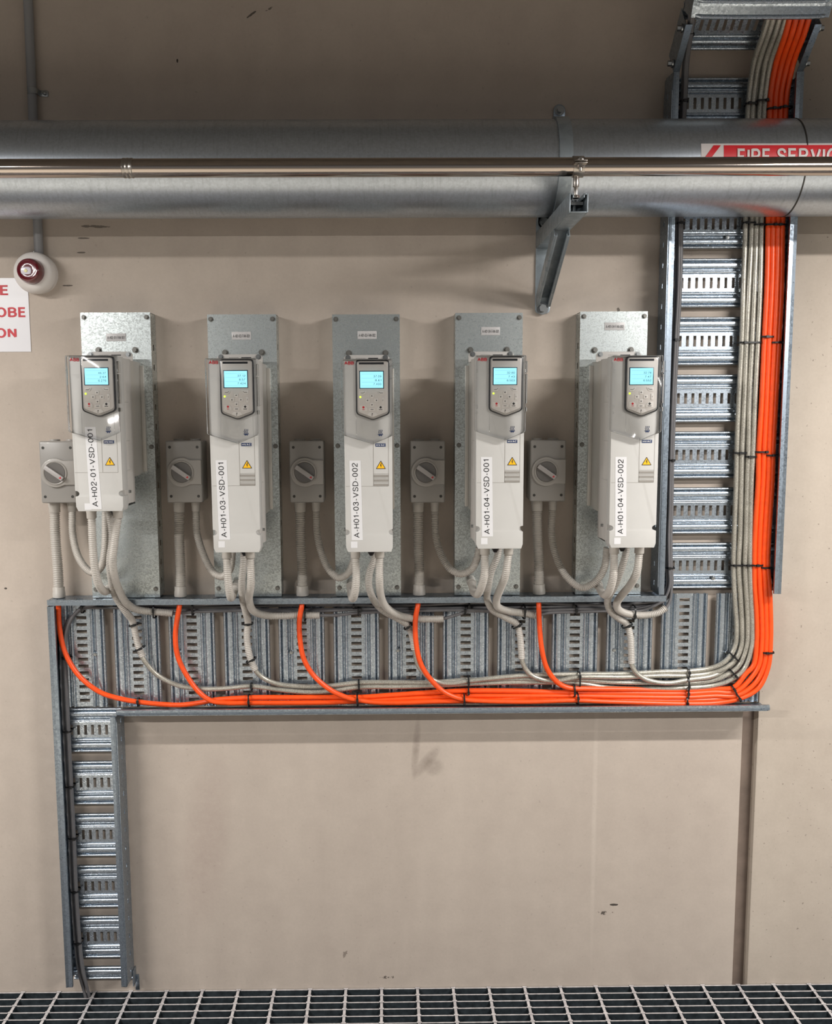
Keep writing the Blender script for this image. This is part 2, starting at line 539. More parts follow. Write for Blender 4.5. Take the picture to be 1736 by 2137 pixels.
# Lettering drawn as pen strokes in a box one unit tall: width, then strokes ('l' straight, 's' smooth, 'c' smooth and closed).
def _arc(cx, cy, rx, ry, a0, a1, n=14):
    return [(cx + rx * math.cos(math.radians(a0 + (a1 - a0) * i / n)), cy + ry * math.sin(math.radians(a0 + (a1 - a0) * i / n))) for i in range(n + 1)]
_O = lambda w: ('c', _arc(w / 2, .5, w / 2, .5, 90, 435, 23))
GLYPH = {
    'A': (.70, [('l', [(0, 0), (.35, 1), (.70, 0)]), ('l', [(.12, .32), (.58, .32)])]),
    'B': (.58, [('l', [(0, -.06), (0, 1.06)]), ('l', [(0, 1), (.32, 1)] + _arc(.32, .76, .22, .24, 80, -90, 8) + [(0, .52)]), ('l', [(.32, .52)] + _arc(.32, .26, .26, .26, 85, -90, 8) + [(0, 0)])]),
    'C': (.64, [('l', _arc(.35, .5, .35, .5, 42, 318, 22))]),
    'D': (.62, [('l', [(0, -.06), (0, 1.06)]), ('l', [(0, 1), (.24, 1)] + _arc(.24, .5, .38, .5, 88, -90, 14) + [(0, 0)])]),
    'E': (.52, [('l', [(.52, 0), (0, 0), (0, 1), (.51, 1)]), ('l', [(0, .52), (.47, .52)])]),
    'F': (.50, [('l', [(0, 0), (0, 1), (.50, 1)]), ('l', [(0, .51), (.44, .51)])]),
    'H': (.58, [('l', [(0, 0), (0, 1)]), ('l', [(.58, 0), (.58, 1)]), ('l', [(0, .52), (.58, .52)])]),
    'I': (.0, [('l', [(0, 0), (0, 1)])]),
    'N': (.58, [('l', [(0, 0), (0, 1)]), ('l', [(0, 1), (.58, 0)]), ('l', [(.58, 0), (.58, 1)])]),
    'O': (.70, [_O(.70)]),
    'R': (.60, [('l', [(0, 0), (0, 1.06)]), ('l', [(0, 1), (.33, 1)] + _arc(.33, .745, .23, .255, 80, -90, 8) + [(0, .49)]), ('l', [(.34, .49), (.60, 0)])]),
    'S': (.58, [('s', [(.55, .74), (.47, .94), (.28, 1), (.09, .93), (.04, .74), (.13, .59), (.30, .52), (.48, .44), (.57, .27), (.50, .07), (.29, 0), (.08, .06), (0, .27)])]),
    'V': (.66, [('l', [(0, 1), (.33, 0), (.66, 1)])]),
    '-': (.26, [('l', [(0, .36), (.26, .36)])]),
    '.': (.06, [('l', [(-.03, .03), (.09, .03)])]),
    '0': (.50, [_O(.50)]),
    '1': (.34, [('l', [(.04, .76), (.15, .80), (.22, .87), (.26, 1), (.26, 0)])]),
    '2': (.50, [('s', [(.02, .68), (.06, .90), (.25, 1), (.44, .91), (.48, .72), (.40, .52), (.20, .32), (.05, .14), (0, 0)]), ('l', [(-.02, 0), (.50, 0)])]),
    '3': (.50, [('s', [(.02, .78), (.09, .94), (.25, 1), (.42, .93), (.45, .76), (.38, .59), (.19, .54)]), ('s', [(.19, .54), (.40, .49), (.49, .29), (.42, .08), (.24, 0), (.07, .06), (0, .25)])]),
    '4': (.54, [('l', [(.40, 0), (.40, 1), (0, .31), (.54, .31)])]),
    '5': (.50, [('l', [(.45, 1), (.09, 1), (.03, .48)]), ('s', [(.03, .48), (.24, .62), (.44, .52), (.49, .32), (.43, .09), (.23, 0), (.06, .07), (0, .23)])]),
    '6': (.50, [('s', [(.47, .79), (.40, .95), (.26, 1), (.08, .87), (.01, .55), (.03, .22), (.13, .05), (.26, 0), (.43, .08), (.49, .31), (.42, .53), (.26, .61), (.09, .51), (.02, .33)])]),
    '7': (.50, [('l', [(0, 1), (.50, 1), (.32, .66), (.19, .30), (.14, 0)])]),
    '8': (.50, [('c', _arc(.25, .77, .20, .23, 90, 435, 16)), ('c', _arc(.25, .27, .25, .27, 90, 435, 16))]),
    '9': (.50, [('c', _arc(.25, .70, .24, .30, 90, 435, 16)), ('s', [(.49, .70), (.48, .35), (.36, .06), (.22, 0), (.08, .06), (.03, .20)])]),
}
def _pen(pts, t, closed, out_v, out_f, x0, z):
    pts = [Vector(p) for p in pts]
    dense = []
    m = len(pts)
    for i in range(m if closed else m - 1):
        a, b = pts[i], pts[(i + 1) % m]
        k = max(1, int((b - a).length / .2))
        dense += [a.lerp(b, q / k) for q in range(k)]
    if not closed:
        dense.append(pts[-1])
    n = len(dense)
    base = len(out_v)
    for i in range(n):
        p = dense[i]
        a = dense[i - 1] if (i or closed) else None
        b = dense[(i + 1) % n] if (i < n - 1 or closed) else None
        d1 = (p - a).normalized() if a is not None else (b - p).normalized()
        d2 = (b - p).normalized() if b is not None else d1
        n1, n2 = Vector((-d1.y, d1.x)), Vector((-d2.y, d2.x))
        mt = (n1 + n2)
        mt = mt.normalized() if mt.length > 1e-4 else n1
        k = min(2.2, 1 / max(.3, mt.dot(n1)))
        for sg in (1, -1):
            q = p + mt * (t * k * sg)
            out_v.append((q.x + x0, q.y, z))
    for i in range(n if closed else n - 1):
        a, b = base + 2 * i, base + 2 * ((i + 1) % n)
        out_f.append((a, a + 1, b + 1, b))
_txt = {}
def text_mesh(s, bold=0.0):
    """A line of lettering scaled to a unit box: (points, faces)."""
    key = (s, bold)
    if key in _txt:
        return _txt[key]
    t = .064 + bold * 1.5
    vs, fs = [], []
    x, lay = 0.0, 0
    for ch in s:
        w, strokes = GLYPH[ch]
        for kind, pts in strokes:
            if kind == 's':
                pts = [(p.x, p.y) for p in catmull([(a, b, 0) for a, b in pts], .06)]
            _pen(pts, t, kind == 'c', vs, fs, x, lay % 4)
            lay += 1
        x += w + .13 + 2 * t
    x0, x1 = min(v[0] for v in vs), max(v[0] for v in vs)
    y0, y1 = min(v[1] for v in vs), max(v[1] for v in vs)
    _txt[key] = ([((a - x0) / (x1 - x0), (b - y0) / (y1 - y0), z) for a, b, z in vs], fs)
    return _txt[key]
def put_text(mb, s, fn, bold=0.0):
    """fn maps (0..1 along, 0..1 up) to a 3-D point."""
    vs, fs = text_mesh(s, bold)
    return mb.add([Vector(fn(a, b)) - Vector((0, 2.5e-5 * z, 0)) for a, b, z in vs], fs)   # strokes lie one on another
def round_poly(pts, r, n=4):
    out = []
    m = len(pts)
    for i in range(m):
        p = Vector(pts[i]).to_2d() if len(pts[i]) > 2 else Vector(pts[i])
        a = (Vector(pts[i - 1]) - p)
        b = (Vector(pts[(i + 1) % m]) - p)
        rr = min(r, a.length * 0.45, b.length * 0.45)
        pa, pb = p + a.normalized() * rr, p + b.normalized() * rr
        for k in range(n + 1):
            t = k / n
            out.append(tuple(pa * (1 - t) ** 2 + p * 2 * t * (1 - t) + pb * t * t))
    return out

# ------------------------------------------------------------------ the setting
JX0, JX1 = 0.965, 1.0055
struct(MB().box(-3.0, JX0, 0.0, 0.15, -1.0, 3.6).build('wall_back', 'wall', bevel=0.004))
struct(MB().box(JX1, 3.4, 0.0, 0.15, -1.0, 3.6).build('wall_back', 'wall_b', bevel=0.004))
struct(MB().box(JX0, JX1, 0.03, 0.14, -1.0, 3.6).build('trim_1', 'sealant'))
struct(MB().box(-4.0, 4.0, -8.0, 0.15, 3.6, 3.7).build('ceiling', 'ceiling'))
struct(MB().box(-4.0, 4.0, -1.6, 0.0, -1.05, -1.0).build('floor_pit', 'slab'))
struct(MB().box(-4.0, 4.0, -8.0, -1.395, -1.0, 0.0).build('floor', 'floor'))
fl = MB()
GX, GP, BP = -1.0214 - 0.8, 0.1, 0.0303
y = -0.003
for i in range(46):
    fl.box(-1.85, 1.95, y - 0.0045, y, -0.03, 0.0)
    y -= BP
ymin = y
for i in range(38):
    x = GX + i * GP
    fl.box(x - 0.0038, x + 0.0038, ymin, -0.003, -0.008, 0.0012)
    for k in range(12):
        yk = -0.00525 - k * BP
        fl.box(x - 0.0062, x + 0.0062, yk - 0.0035, yk + 0.0035, -0.006, 0.0018)
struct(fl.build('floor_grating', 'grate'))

# ------------------------------------------------------------------ cable trays
YF, YB, YP = -0.08, -0.012, -0.02       # front lip, back edge, pan face
RISE = 0.006
PROF = [(-.0610, -.002), (-.0606, .002), (-.0592, .0045), (-.0574, .0052), (-.0556, .0045), (-.0543, .002), (-.0538, -.003), (-.0530, -.0042), (-.0518, -.003), (-.0510, .002),
        (-.0494, .0042), (-.0470, .0050), (-.0400, .0050), (-.0376, .0042), (-.0360, .002), (-.0352, -.003), (-.0340, -.0042), (-.0318, -.0042), (-.0306, -.003), (-.0298, .001), (-.0284, .0034), (-.0266, .0042), (-.0248, .0034), (-.0234, .001), (-.0225, 0)]
def rung_mesh(axis, w0, w1, pitch=0.0187, slot=0.0076):
    """One pressed section of tray floor: a slotted band between two pairs of ribs; s runs along the tray, w across it."""
    mb = MB()
    def pt(s, w, d):
        return (s, YP - d, w) if axis == 'x' else (w, YP - d, s)
    for sg in (1, -1):
        pr = [(sg * s, d) for s, d in PROF]
        for (s0, d0), (s1, d1) in zip(pr, pr[1:]):
            mb.strip(pt(s0, w0, d0), pt(s0, w1, d0), pt(s1, w1, d1), pt(s1, w0, d1))
    n = int((w1 - w0 - 0.014) / pitch)
    st = (w1 - w0 - (n - 1) * pitch) / 2
    holes = [(st + i * pitch - slot / 2, st + i * pitch + slot / 2) for i in range(n)]
    u = Vector((0, 0, 1)) if axis == 'x' else Vector((1, 0, 0))
    v = Vector((1, 0, 0)) if axis == 'x' else Vector((0, 0, 1))
    mb.slotted(pt(-.0225, w0, 0), u, v, w1 - w0, .045, holes, .009, .036)
    return mb
def rungs(parent, axis, w0, w1, centres, mat, **kw):
    first = None
    for c in centres:
        if first is None:
            first = rung_mesh(axis, w0, w1, **kw).build('tray_rung', mat, parent, thick=0.0014, angle=58)
            # the profile is drawn about the origin, whatever the parent's place
            base = parent_loc(parent)
            off = Vector((c, 0, 0)) if axis == 'x' else Vector((0, 0, c))
            first.location = off
            o = first
        else:
            o = first.copy()
            COL.objects.link(o)
            o.parent = parent
            o.location = Vector((c, 0, 0)) if axis == 'x' else Vector((0, 0, c))
def rail_v(name, parent, x, inward, z0, z1, mat, lip=0.0155, hole=True, pitch=0.0505):
    """Upright side rail: perforated web at x, lip turned inward at the front."""
    mb = MB()
    n = int((z1 - z0 - 0.03) / pitch) if hole else 0
    hs = [(0.02 + i * pitch, 0.032 + i * pitch) for i in range(n + 1)]
    mb.slotted((x, YB, z0), (0, 0, 1), (0, -1, 0), z1 - z0, YB - YF, hs, 0.028, 0.036)
    mb.strip((x, YF, z0), (x, YF, z1), (x + inward * lip, YF, z1), (x + inward * lip, YF, z0))
    mb.strip((x + inward * lip, YF, z0), (x + inward * lip, YF, z1), (x + inward * lip, YF + 0.007, z1), (x + inward * lip, YF + 0.007, z0))
    mb.strip((x, YB, z0), (x, YB, z1), (x + inward * 0.012, YB, z1), (x + inward * 0.012, YB, z0))
    return mb.build(name, mat, parent, thick=0.0018)
def rail_h(name, parent, z, inward, x0, x1, mat, lip=0.0135, pitch=0.0505):
    mb = MB()
    n = int((x1 - x0 - 0.03) / pitch)
    hs = [(0.02 + i * pitch, 0.037 + i * pitch) for i in range(n + 1)]
    hs = [h for h in hs if h[1] < x1 - x0 - 0.005]
    mb.slotted((x0, YB, z), (1, 0, 0), (0, -1, 0), x1 - x0, YB - YF, hs, 0.048, 0.058)
    mb.strip((x0, YF, z), (x1, YF, z), (x1, YF, z + inward * lip), (x0, YF, z + inward * lip))
    mb.strip((x0, YF, z + inward * lip), (x1, YF, z + inward * lip), (x1, YF + 0.007, z + inward * lip), (x0, YF + 0.007, z + inward * lip))
    return mb.build(name, mat, parent, thick=0.0018)

XL, XR, VB, VT = 0.7005, 1.0165, 1.130, 2.4155
lad = thing('cable_tray', 'wide galvanised cable tray standing upright beside the rightmost drive, carrying orange and braided cables', 'cable tray', (0.0, 0, 0))
rail_v('side_rail', lad, XL, 1, VB, VT, 'galv_rail')
rail_v('side_rail', lad, XR, -1, VB, VT, 'galv_rail')
rungs(lad, 'z', XL + 0.001, XR - 0.001, [1.1959 + 0.1456 * i for i in range(9)], 'galv')
mb = MB()
for px, py in ((1518, 496), (1488, 1207)):
    MB().lathe(P(px, py, YP - .004), [(.006, -.004), (.006, 0), (.0045, .003), (.001, .0035)], 14).build('fixing_screw', 'bolt', lad)


ZT, ZB = 1.1255, 0.8195
htr = thing('cable_tray', 'long horizontal galvanised cable tray under the row of drives', 'cable tray', (0.0, 0, 0))
rail_h('side_rail', htr, ZT, -1, -0.873, 0.7225, 'galv_rail')
rail_h('side_rail', htr, ZB, 1, -0.708, 1.003, 'galv_rail')
rungs(htr, 'x', ZB + 0.006, ZT - 0.004, [-0.8068 + 0.14505 * i for i in range(13)], 'galv', slot=0.0086)
mb = MB()
for px, py in ((199, 1365), (374, 1362), (608, 1361), (830, 1357), (1281, 1356), (1516, 1362)):
    MB().lathe(P(px, py, YP - .004), [(.006, -.004), (.006, 0), (.0045, .003), (.001, .0035)], 14).build('fixing_screw', 'bolt', htr)


DL, DR = -0.8715, -0.709
dtr = thing('cable_tray', 'narrow galvanised cable tray running down the left end to the floor grating', 'cable tray', (0.0, 0, 0))
rail_v('side_rail', dtr, DL, 1, 0.062, 1.110, 'galv_rail')
rail_v('side_rail', dtr, DR, -1, 0.062, 0.815, 'galv_rail')
rungs(dtr, 'z', DL + 0.001, DR - 0.001, [0.7612 - 0.1471 * i for i in range(5)], 'galv')
mb = MB()
for zz in (0.025 + 0.062, ):
    rung = MB()
    for (s0, d0), (s1, d1) in zip(PROF, PROF[1:]):
        rung.strip((DL + .001, YP - d0, .085 - s0 - .06), (DR - .001, YP - d0, .085 - s0 - .06), (DR - .001, YP - d1, .085 - s1 - .06), (DL + .001, YP - d1, .085 - s1 - .06))
    rung.build('tray_rung', 'galv', dtr, thick=0.0014, angle=58)
mb.box(DR + .001, DR + .012, -0.005, -0.001, 0.004, 0.05)
mb.box(DR + .001, DR + .004, -0.03, -0.001, 0.03, 0.075)
mb.build('wall_cleat', 'galv_rail', dtr, bevel=0.001)

# the bent top: one short length leaning out over the pipe, then a second one in front of the cables
def leaning(name, label, y0, z0, y1, z1, depth_sign, mat, z_cross):
    t = thing(name, label, 'cable tray', (0.0, 0, 0))
    d = Vector((0, y1 - y0, z1 - z0))
    L = d.length
    d.normalize()
    nrm = Vector((0, -d.z, d.y)) if depth_sign < 0 else Vector((0, d.z, -d.y))
    dep = 0.066
    for x, inw in ((XL, 1), (XR, -1)):
        a = Vector((x, y0, z0))
        b = a + d * L
        m_ = MB()
        m_.strip(a, b, b + nrm * dep, a + nrm * dep)
        i_ = Vector((inw * 0.0155, 0, 0))
        m_.strip(a, b, b + i_, a + i_)
        m_.strip(a + nrm * dep, b + nrm * dep, b + nrm * dep + i_, a + nrm * dep + i_)
        m_.build('side_rail', mat, t, thick=0.0018)
    return t, d, nrm, L, dep
BY0, BZ0, BY1, BZ1 = YF, VT, -0.172, 2.489
bend, d_, n_, L_, dp = leaning('cable_tray_bend', 'galvanised tray bend leaning out from the wall above the big pipe', BY0, BZ0, BY1, BZ1, 1, 'galv_rail', 0)
def lean_rung(t, o, d, nrm, s, slots=True, mat='galv', holes_w=0.0187, up=1):
    mb = MB()
    w0, w1 = XL + .001, XR - .001
    def pt(w, q, dd):
        return Vector((w, 0, 0)) + o + d * (s + q) - nrm * (dd * up)
    for sg in (1, -1):
        pr = [(sg * a, b) for a, b in PROF]
        for (s0, d0), (s1, d1) in zip(pr, pr[1:]):
            mb.strip(pt(w0, s0, d0), pt(w1, s0, d0), pt(w1, s1, d1), pt(w0, s1, d1))
    n = int((w1 - w0 - 0.014) / holes_w)
    st = (w1 - w0 - (n - 1) * holes_w) / 2
    hs = [(st + i * holes_w - .004, st + i * holes_w + .004) for i in range(n)]
    mb.slotted(pt(w0, -.0225, 0), (1, 0, 0), d, w1 - w0, .045, hs, .009, .036)
    mb.build('tray_rung', mat, t, thick=0.0014, angle=58)
lean_rung(bend, Vector((0, BY0, BZ0)) + n_ * (dp - .008), d_, n_, L_ - 0.035)
mb = MB()
for x, sg in ((XL, -1), (XR, 1)):
    for q in (0.012, 0.10):
        c = Vector((x + sg * .002, BY0, BZ0)) + d_ * q + n_ * 0.015
        MB().hexbolt(c, .0065, .012, (sg, 0, 0)).build('splice_bolt', 'bolt', bend)
SY0, SZ0 = BY1 - 0.035, BZ1 + 0.002
top, d2, n2, L2, dp2 = leaning('cable_tray', 'ribbed galvanised cable tray end overhead, in front of the rising cables', SY0, SZ0, SY0 - 0.085, SZ0 + 0.13, 1, 'galv_rail', 0)
def solid_rung(t, o, d, nrm):
    """Pressed tray floor seen from below: rounded ribs that stop short of the edges."""
    mb = MB()
    w0, w1 = XL + .001, XR - .001
    mb.strip(Vector((w0, 0, 0)) + o, Vector((w1, 0, 0)) + o, Vector((w1, 0, 0)) + o + d * .046, Vector((w0, 0, 0)) + o + d * .046)
    n = 14
    hs = [(0.02 + i * .0205, 0.028 + i * .0205) for i in range(n)]
    mb.slotted(Vector((w0, 0, 0)) + o + d * .046, (1, 0, 0), d, w1 - w0, .06, hs, .01, .036)
    mb.build('tray_rung', 'galv', t, thick=0.0016)
    rb = MB()
    for q, r in ((0.002, .005), (0.034, .0045), (0.046, .0035)):
        a = Vector((w0 + .012, 0, 0)) + o + d * q
        b = Vector((w1 - .012, 0, 0)) + o + d * q
        back = nrm * .012
        rb.tube(catmull([a + back, a + d * .001, a.lerp(b, .03) - nrm * .001, a.lerp(b, .97) - nrm * .001, b + d * .001, b + back], .01), r, 10)
    rb.build('stiffening_rib', 'galv', t)
solid_rung(top, Vector((0, SY0, SZ0)), d2, n2)
mb = MB()
for x, sg in ((XL, -1), (XR, 1)):
    c = Vector((x + sg * .002, SY0, SZ0)) + d2 * .045 + n2 * 0.02
    MB().hexbolt(c, .0065, .014, (sg, 0, 0)).build('splice_bolt', 'bolt', top)

# ------------------------------------------------------------------ pipes
PY, PZ, PR = -0.14, 2.1755, 0.110
pipe = thing('fire_service_pipe', 'big galvanised pipe running the full width of the wall above the drives', 'pipe', (0, PY, PZ))
mb = MB()
seg = 96
mb.cyl((-1.7, PY, PZ), (1.9, PY, PZ), PR, seg)
mb.build('pipe', 'galv_pipe', pipe)
sx = P(1686, 300, PY - PR).x
mb = MB()
ring = [(PR - .002, .002), (PR + .0012, .0015), (PR + .0012, -.0015), (PR - .002, -.002)]
vs, fs = [], []
for i in range(seg):
    a = 2 * math.pi * i / seg
    for r, o in ring:
        vs.append((sx + o, PY + r * math.cos(a), PZ + r * math.sin(a)))
for i in range(seg):
    for k in range(4):
        fs.append((i * 4 + k, ((i + 1) % seg) * 4 + k, ((i + 1) % seg) * 4 + (k + 1) % 4, i * 4 + (k + 1) % 4))
mb.add(vs, fs).build('weld_seam', 'dark_bolt', pipe)

def on_pipe(x, arc, lift):
    """arc metres up from the pipe's front line."""
    a = arc / PR
    r = PR + lift
    return (x, PY - r * math.cos(a), PZ + r * math.sin(a))
def pipe_patch(x0, x1, a0, a1, lift, n=14):
    m_ = MB()
    vs, fs = [], []
    for i in range(n + 1):
        a = a0 + (a1 - a0) * i / n
        vs += [on_pipe(x0, a, lift), on_pipe(x1, a, lift)]
    for i in range(n):
        fs.append((i * 2, i * 2 + 1, i * 2 + 3, i * 2 + 2))
    return m_.add(vs, fs)
def arc_of(py):
    """Arc height on the pipe's front that the photograph shows at row py."""
    best = None
    for i in range(-160, 170):
        q = Vector(on_pipe(0.9, i * .001, 0))
        c = CM @ (q - CAM)
        v = F_PX * c.y / c.z + CY
        if best is None or abs(v - py) < best[0]:
            best = (abs(v - py), i * .001)
    return best[1]
A0, A1 = arc_of(300), arc_of(300) - 0.062
mx0 = P(1462, 312, PY - PR + .004).x
k_ = (P(1562, 312, PY - PR + .004).x - mx0) / 100
mk = pipe_patch(mx0, mx0 + 0.62, A1, A0, .0008).build('pipe_marker', 'whitetape', pipe)
bx0 = mx0 + 47 * k_
A_in = A0 - 0.0045
pipe_patch(bx0, mx0 + 0.615, A1 + .0045, A_in, .0014).build('red_band', 'redband', mk)
mb = MB()
xa, xb = mx0 + 10 * k_, mx0 + 46 * k_
am = (A0 + A1) / 2
ch = [(xa + 16 * k_, A_in), (xa + 36 * k_ * .86, A_in), (xa + 12 * k_, am), (xa + 36 * k_ * .86, A1 + .0045), (xa + 16 * k_, A1 + .0045), (xa - 2 * k_, am)]
for q in (ch[0:2] + ch[2:3] + ch[5:6], ch[5:6] + ch[2:3] + ch[3:5]):
    sub = []
    n = 8
    a, b, c, d = q
    for i in range(n + 1):
        t = i / n
        sub += [on_pipe(a[0] + (d[0] - a[0]) * t, a[1] + (d[1] - a[1]) * t, .0016), on_pipe(b[0] + (c[0] - b[0]) * t, b[1] + (c[1] - b[1]) * t, .0016)]
    mb.add(sub, [(i * 2, i * 2 + 1, i * 2 + 3, i * 2 + 2) for i in range(n)])
mb.build('flow_arrow', 'redband', mk)
t0 = arc_of(311)
mb = MB()
wtxt = (P(1736, 318, PY - PR + .003).x - P(1537, 318, PY - PR + .003).x)
tx0 = P(1537, 318, PY - PR + .003).x
put_text(mb, 'FIRE', lambda a, b: on_pipe(tx0 + a * 67 * k_, t0 - .036 + b * .036, .0036), 0.02)
put_text(mb, 'SERVICE', lambda a, b: on_pipe(tx0 + 82 * k_ + a * 145 * k_, t0 - .0365 + b * .037, .0036), 0.02)
mb.build('lettering', 'whitetape', mk)

cl = thing('pipe_clamp', 'galvanised strap wrapped around the big pipe and bolted to the wall', 'pipe clamp', (0.37, 0, PZ))
c0, c1 = P(1168, 300, PY - PR).x, P(1196, 300, PY - PR).x
mb = MB()
vs, fs = [], []
n = 48
for i in range(n + 1):
    a = math.radians(-75 - 30) + (math.radians(360 - 150 + 60)) * i / n
    a = math.radians(75) + math.radians(210) * i / n
    for r in (PR + .0003, PR + .0055):
        for x in (c0, c1):
            vs.append((x, PY + r * math.cos(a), PZ + r * math.sin(a)))
for i in range(n):
    b, e = i * 4, i * 4 + 4
    fs += [(b, b + 1, e + 1, e), (b + 2, e + 2, e + 3, b + 3), (b, e, e + 2, b + 2), (b + 1, b + 3, e + 3, e + 1)]
mb.add(vs, fs).build('strap', 'strut', cl)
for sg, pxc, pyc, cx_ in ((1, 1167, 232, 0.381), (-1, 1134, 464, 0.392)):
    w_ = .0145
    zc = P(pxc, pyc, -.004).z
    xc = P(pxc, pyc, -.004).x
    poly = [(xc - w_, zc - sg * .022), (xc + w_, zc - sg * .022)] + [(xc + w_ * math.cos(q * math.pi / 8 * sg), zc + w_ * math.sin(q * math.pi / 8 * sg) + sg * .002) for q in range(0, 9)]
    MB().plate(poly, -.006, 0.0).build('fixing_lug', 'galv_rail', cl, bevel=.001)
    MB().hexbolt((xc, -.006, zc), .0075, .014).build('bolt', 'bolt', cl)

SY, SZ, SR = -0.40, 2.1168, 0.0192
ss = thing('stainless_pipe', 'slim polished stainless pipe crossing in front of the big galvanised pipe', 'pipe', (0, SY, SZ))
MB().cyl((-1.5, SY, SZ), (1.7, SY, SZ), SR, 64).build('pipe', 'steel', ss)
jx = P(263, 350, SY - SR).x
mb = MB()
pts = [Vector((jx + o, SY, SZ)) for o in (-.011, -.010, -.006, -.004, 0, .004, .006, .010, .011)]
mb.tube(pts, [SR, SR + .0012, SR + .0012, SR + .0004, SR + .0016, SR + .0004, SR + .0012, SR + .0012, SR], 48, cap=False)
mb.build('welded_joint', 'steel_fit', ss)

# ------------------------------------------------------------------ bracket and pipe clip
AX0, AX1, AZ0, AZ1, AY = 0.3846, 0.4243, 2.0128, 2.0520, -0.45
br = thing('strut_bracket', 'galvanised strut cantilever bracket holding the slim stainless pipe off the wall', 'bracket', (0.40, 0, 1.9))
t_ = .0028
mb = MB()
mb.box(AX0, AX0 + t_, AY, -.006, AZ0, AZ1)
mb.box(AX1 - t_, AX1, AY, -.006, AZ0, AZ1)
mb.box(AX0 + t_, AX1 - t_, AY, -.006, AZ0, AZ0 + t_)
mb.box(AX0 + t_, AX0 + .0095, AY, -.006, AZ1 - t_, AZ1)
mb.box(AX1 - .0095, AX1 - t_, AY, -.006, AZ1 - t_, AZ1)
mb.box(AX0 + .0075, AX0 + .0095, AY, -.006, AZ1 - .009, AZ1 - t_)
mb.box(AX1 - .0095, AX1 - .0075, AY, -.006, AZ1 - .009, AZ1 - t_)
mb.build('arm', 'strut', br, bevel=.0011)
mb = MB()
xm = (AX0 + AX1) / 2
mb.box(AX0 + .004, AX1 - .004, SY - .018, SY + .018, AZ1 - .017, AZ1 - .0105)
mb.cyl((xm, SY, AZ0 + .006), (xm, SY, AZ1 - .004), .005, 12)
mb.build('channel_nut', 'bolt', br)
wx0, wx1 = P(1117, 560, 0).x, P(1148, 560, 0).x
wz0, wz1 = P(1130, 655, 0).z, P(1130, 452, 0).z
poly = round_poly([(wx0, wz0), (wx1, wz0), (wx1, wz1), (wx0, wz1)], .012)
MB().plate(poly, -.006, 0).build('wall_plate', 'strut', br, bevel=.001)
bc = P(1131.4, 644, -.008)
MB().hexbolt(bc, .010, .015).build('bolt', 'bolt', br)
bt, bb = Vector((xm - .001, -.262, AZ0)), Vector(((wx0 + wx1) / 2, -.008, P(1130, 628, -.01).z))
bdir = (bb - bt).normalized()
bn = Vector((0, -bdir.z, bdir.y)).normalized()
if bn.y > 0:
    bn = -bn
side = Vector((1, 0, 0))
mb = MB()
hw, dpt, tt = .0185, .036, .0028
def bar(c0, c1, a0, a1, b0, b1):
    vs = []
    for c in (c0, c1):
        for a in (a0, a1):
            for b in (b0, b1):
                vs.append(c + side * a + bn * b)
    mb.add(vs, [(0, 1, 3, 2), (4, 6, 7, 5), (0, 4, 5, 1), (2, 3, 7, 6), (0, 2, 6, 4), (1, 5, 7, 3)])
bar(bt, bb, -hw, -hw + tt, -.012, .018)
bar(bt, bb, hw - tt, hw, -.012, .018)
bar(bt, bb, -hw + tt, hw - tt, -.012, -.012 + tt)
bar(bt, bb, -hw + tt, -hw + .008, .018 - tt, .018)
bar(bt, bb, hw - .008, hw - tt, .018 - tt, .018)
bar(bt, bb, -hw + .006, -hw + .008, .010, .018 - tt)
bar(bt, bb, hw - .008, hw - .006, .010, .018 - tt)
mb.build('brace', 'strut', br, bevel=.0008)
pc = thing('pipe_clip', 'two-part stainless clip with threaded stem gripping the slim pipe above the bracket arm', 'pipe clip', (xm, SY, AZ1))
cxp = P(1209, 350, SY - SR).x
mb = MB()
pts = [Vector((cxp - .012, SY, SZ)), Vector((cxp - .0115, SY, SZ)), Vector((cxp + .0115, SY, SZ)), Vector((cxp + .012, SY, SZ))]
mb.tube(pts, [SR + .0002, SR + .0025, SR + .0025, SR + .0002], 48, cap=False)
mb.build('band', 'steel_fit', pc)
mb = MB()
mb.box(cxp - .013, cxp + .013, SY - SR - .020, SY - SR + .004, SZ + .003, SZ + .0055)
mb.box(cxp - .013, cxp + .013, SY - SR - .020, SY - SR + .004, SZ - .0055 + .004, SZ - .003 + .004)
mb.build('clip_ear', 'steel_fit', pc, bevel=.0006)
MB().hexbolt((cxp, SY - SR - .011, SZ + .0055), .006, .006, (0, 0, 1)).cyl((cxp, SY - SR - .011, SZ - .016), (cxp, SY - SR - .011, SZ + .006), .0035, 12).cyl((cxp, SY - SR - .011, SZ - .009), (cxp, SY - SR - .011, SZ - .003), .006, 6).build('clamp_bolt', 'steel_fit', pc)
mb = MB()
mb.cyl((cxp - .003, SY, SZ - SR - .022), (cxp - .003, SY, SZ - SR), .0065, 18)
mb.cyl((cxp - .003, SY, AZ1), (cxp - .003, SY, SZ - SR - .020), .0045, 14)
mb.cyl((cxp - .003, SY, AZ1), (cxp - .003, SY, AZ1 + .006), .0085, 6)
mb.build('threaded_stem', 'steel_fit', pc, bevel=.0004)

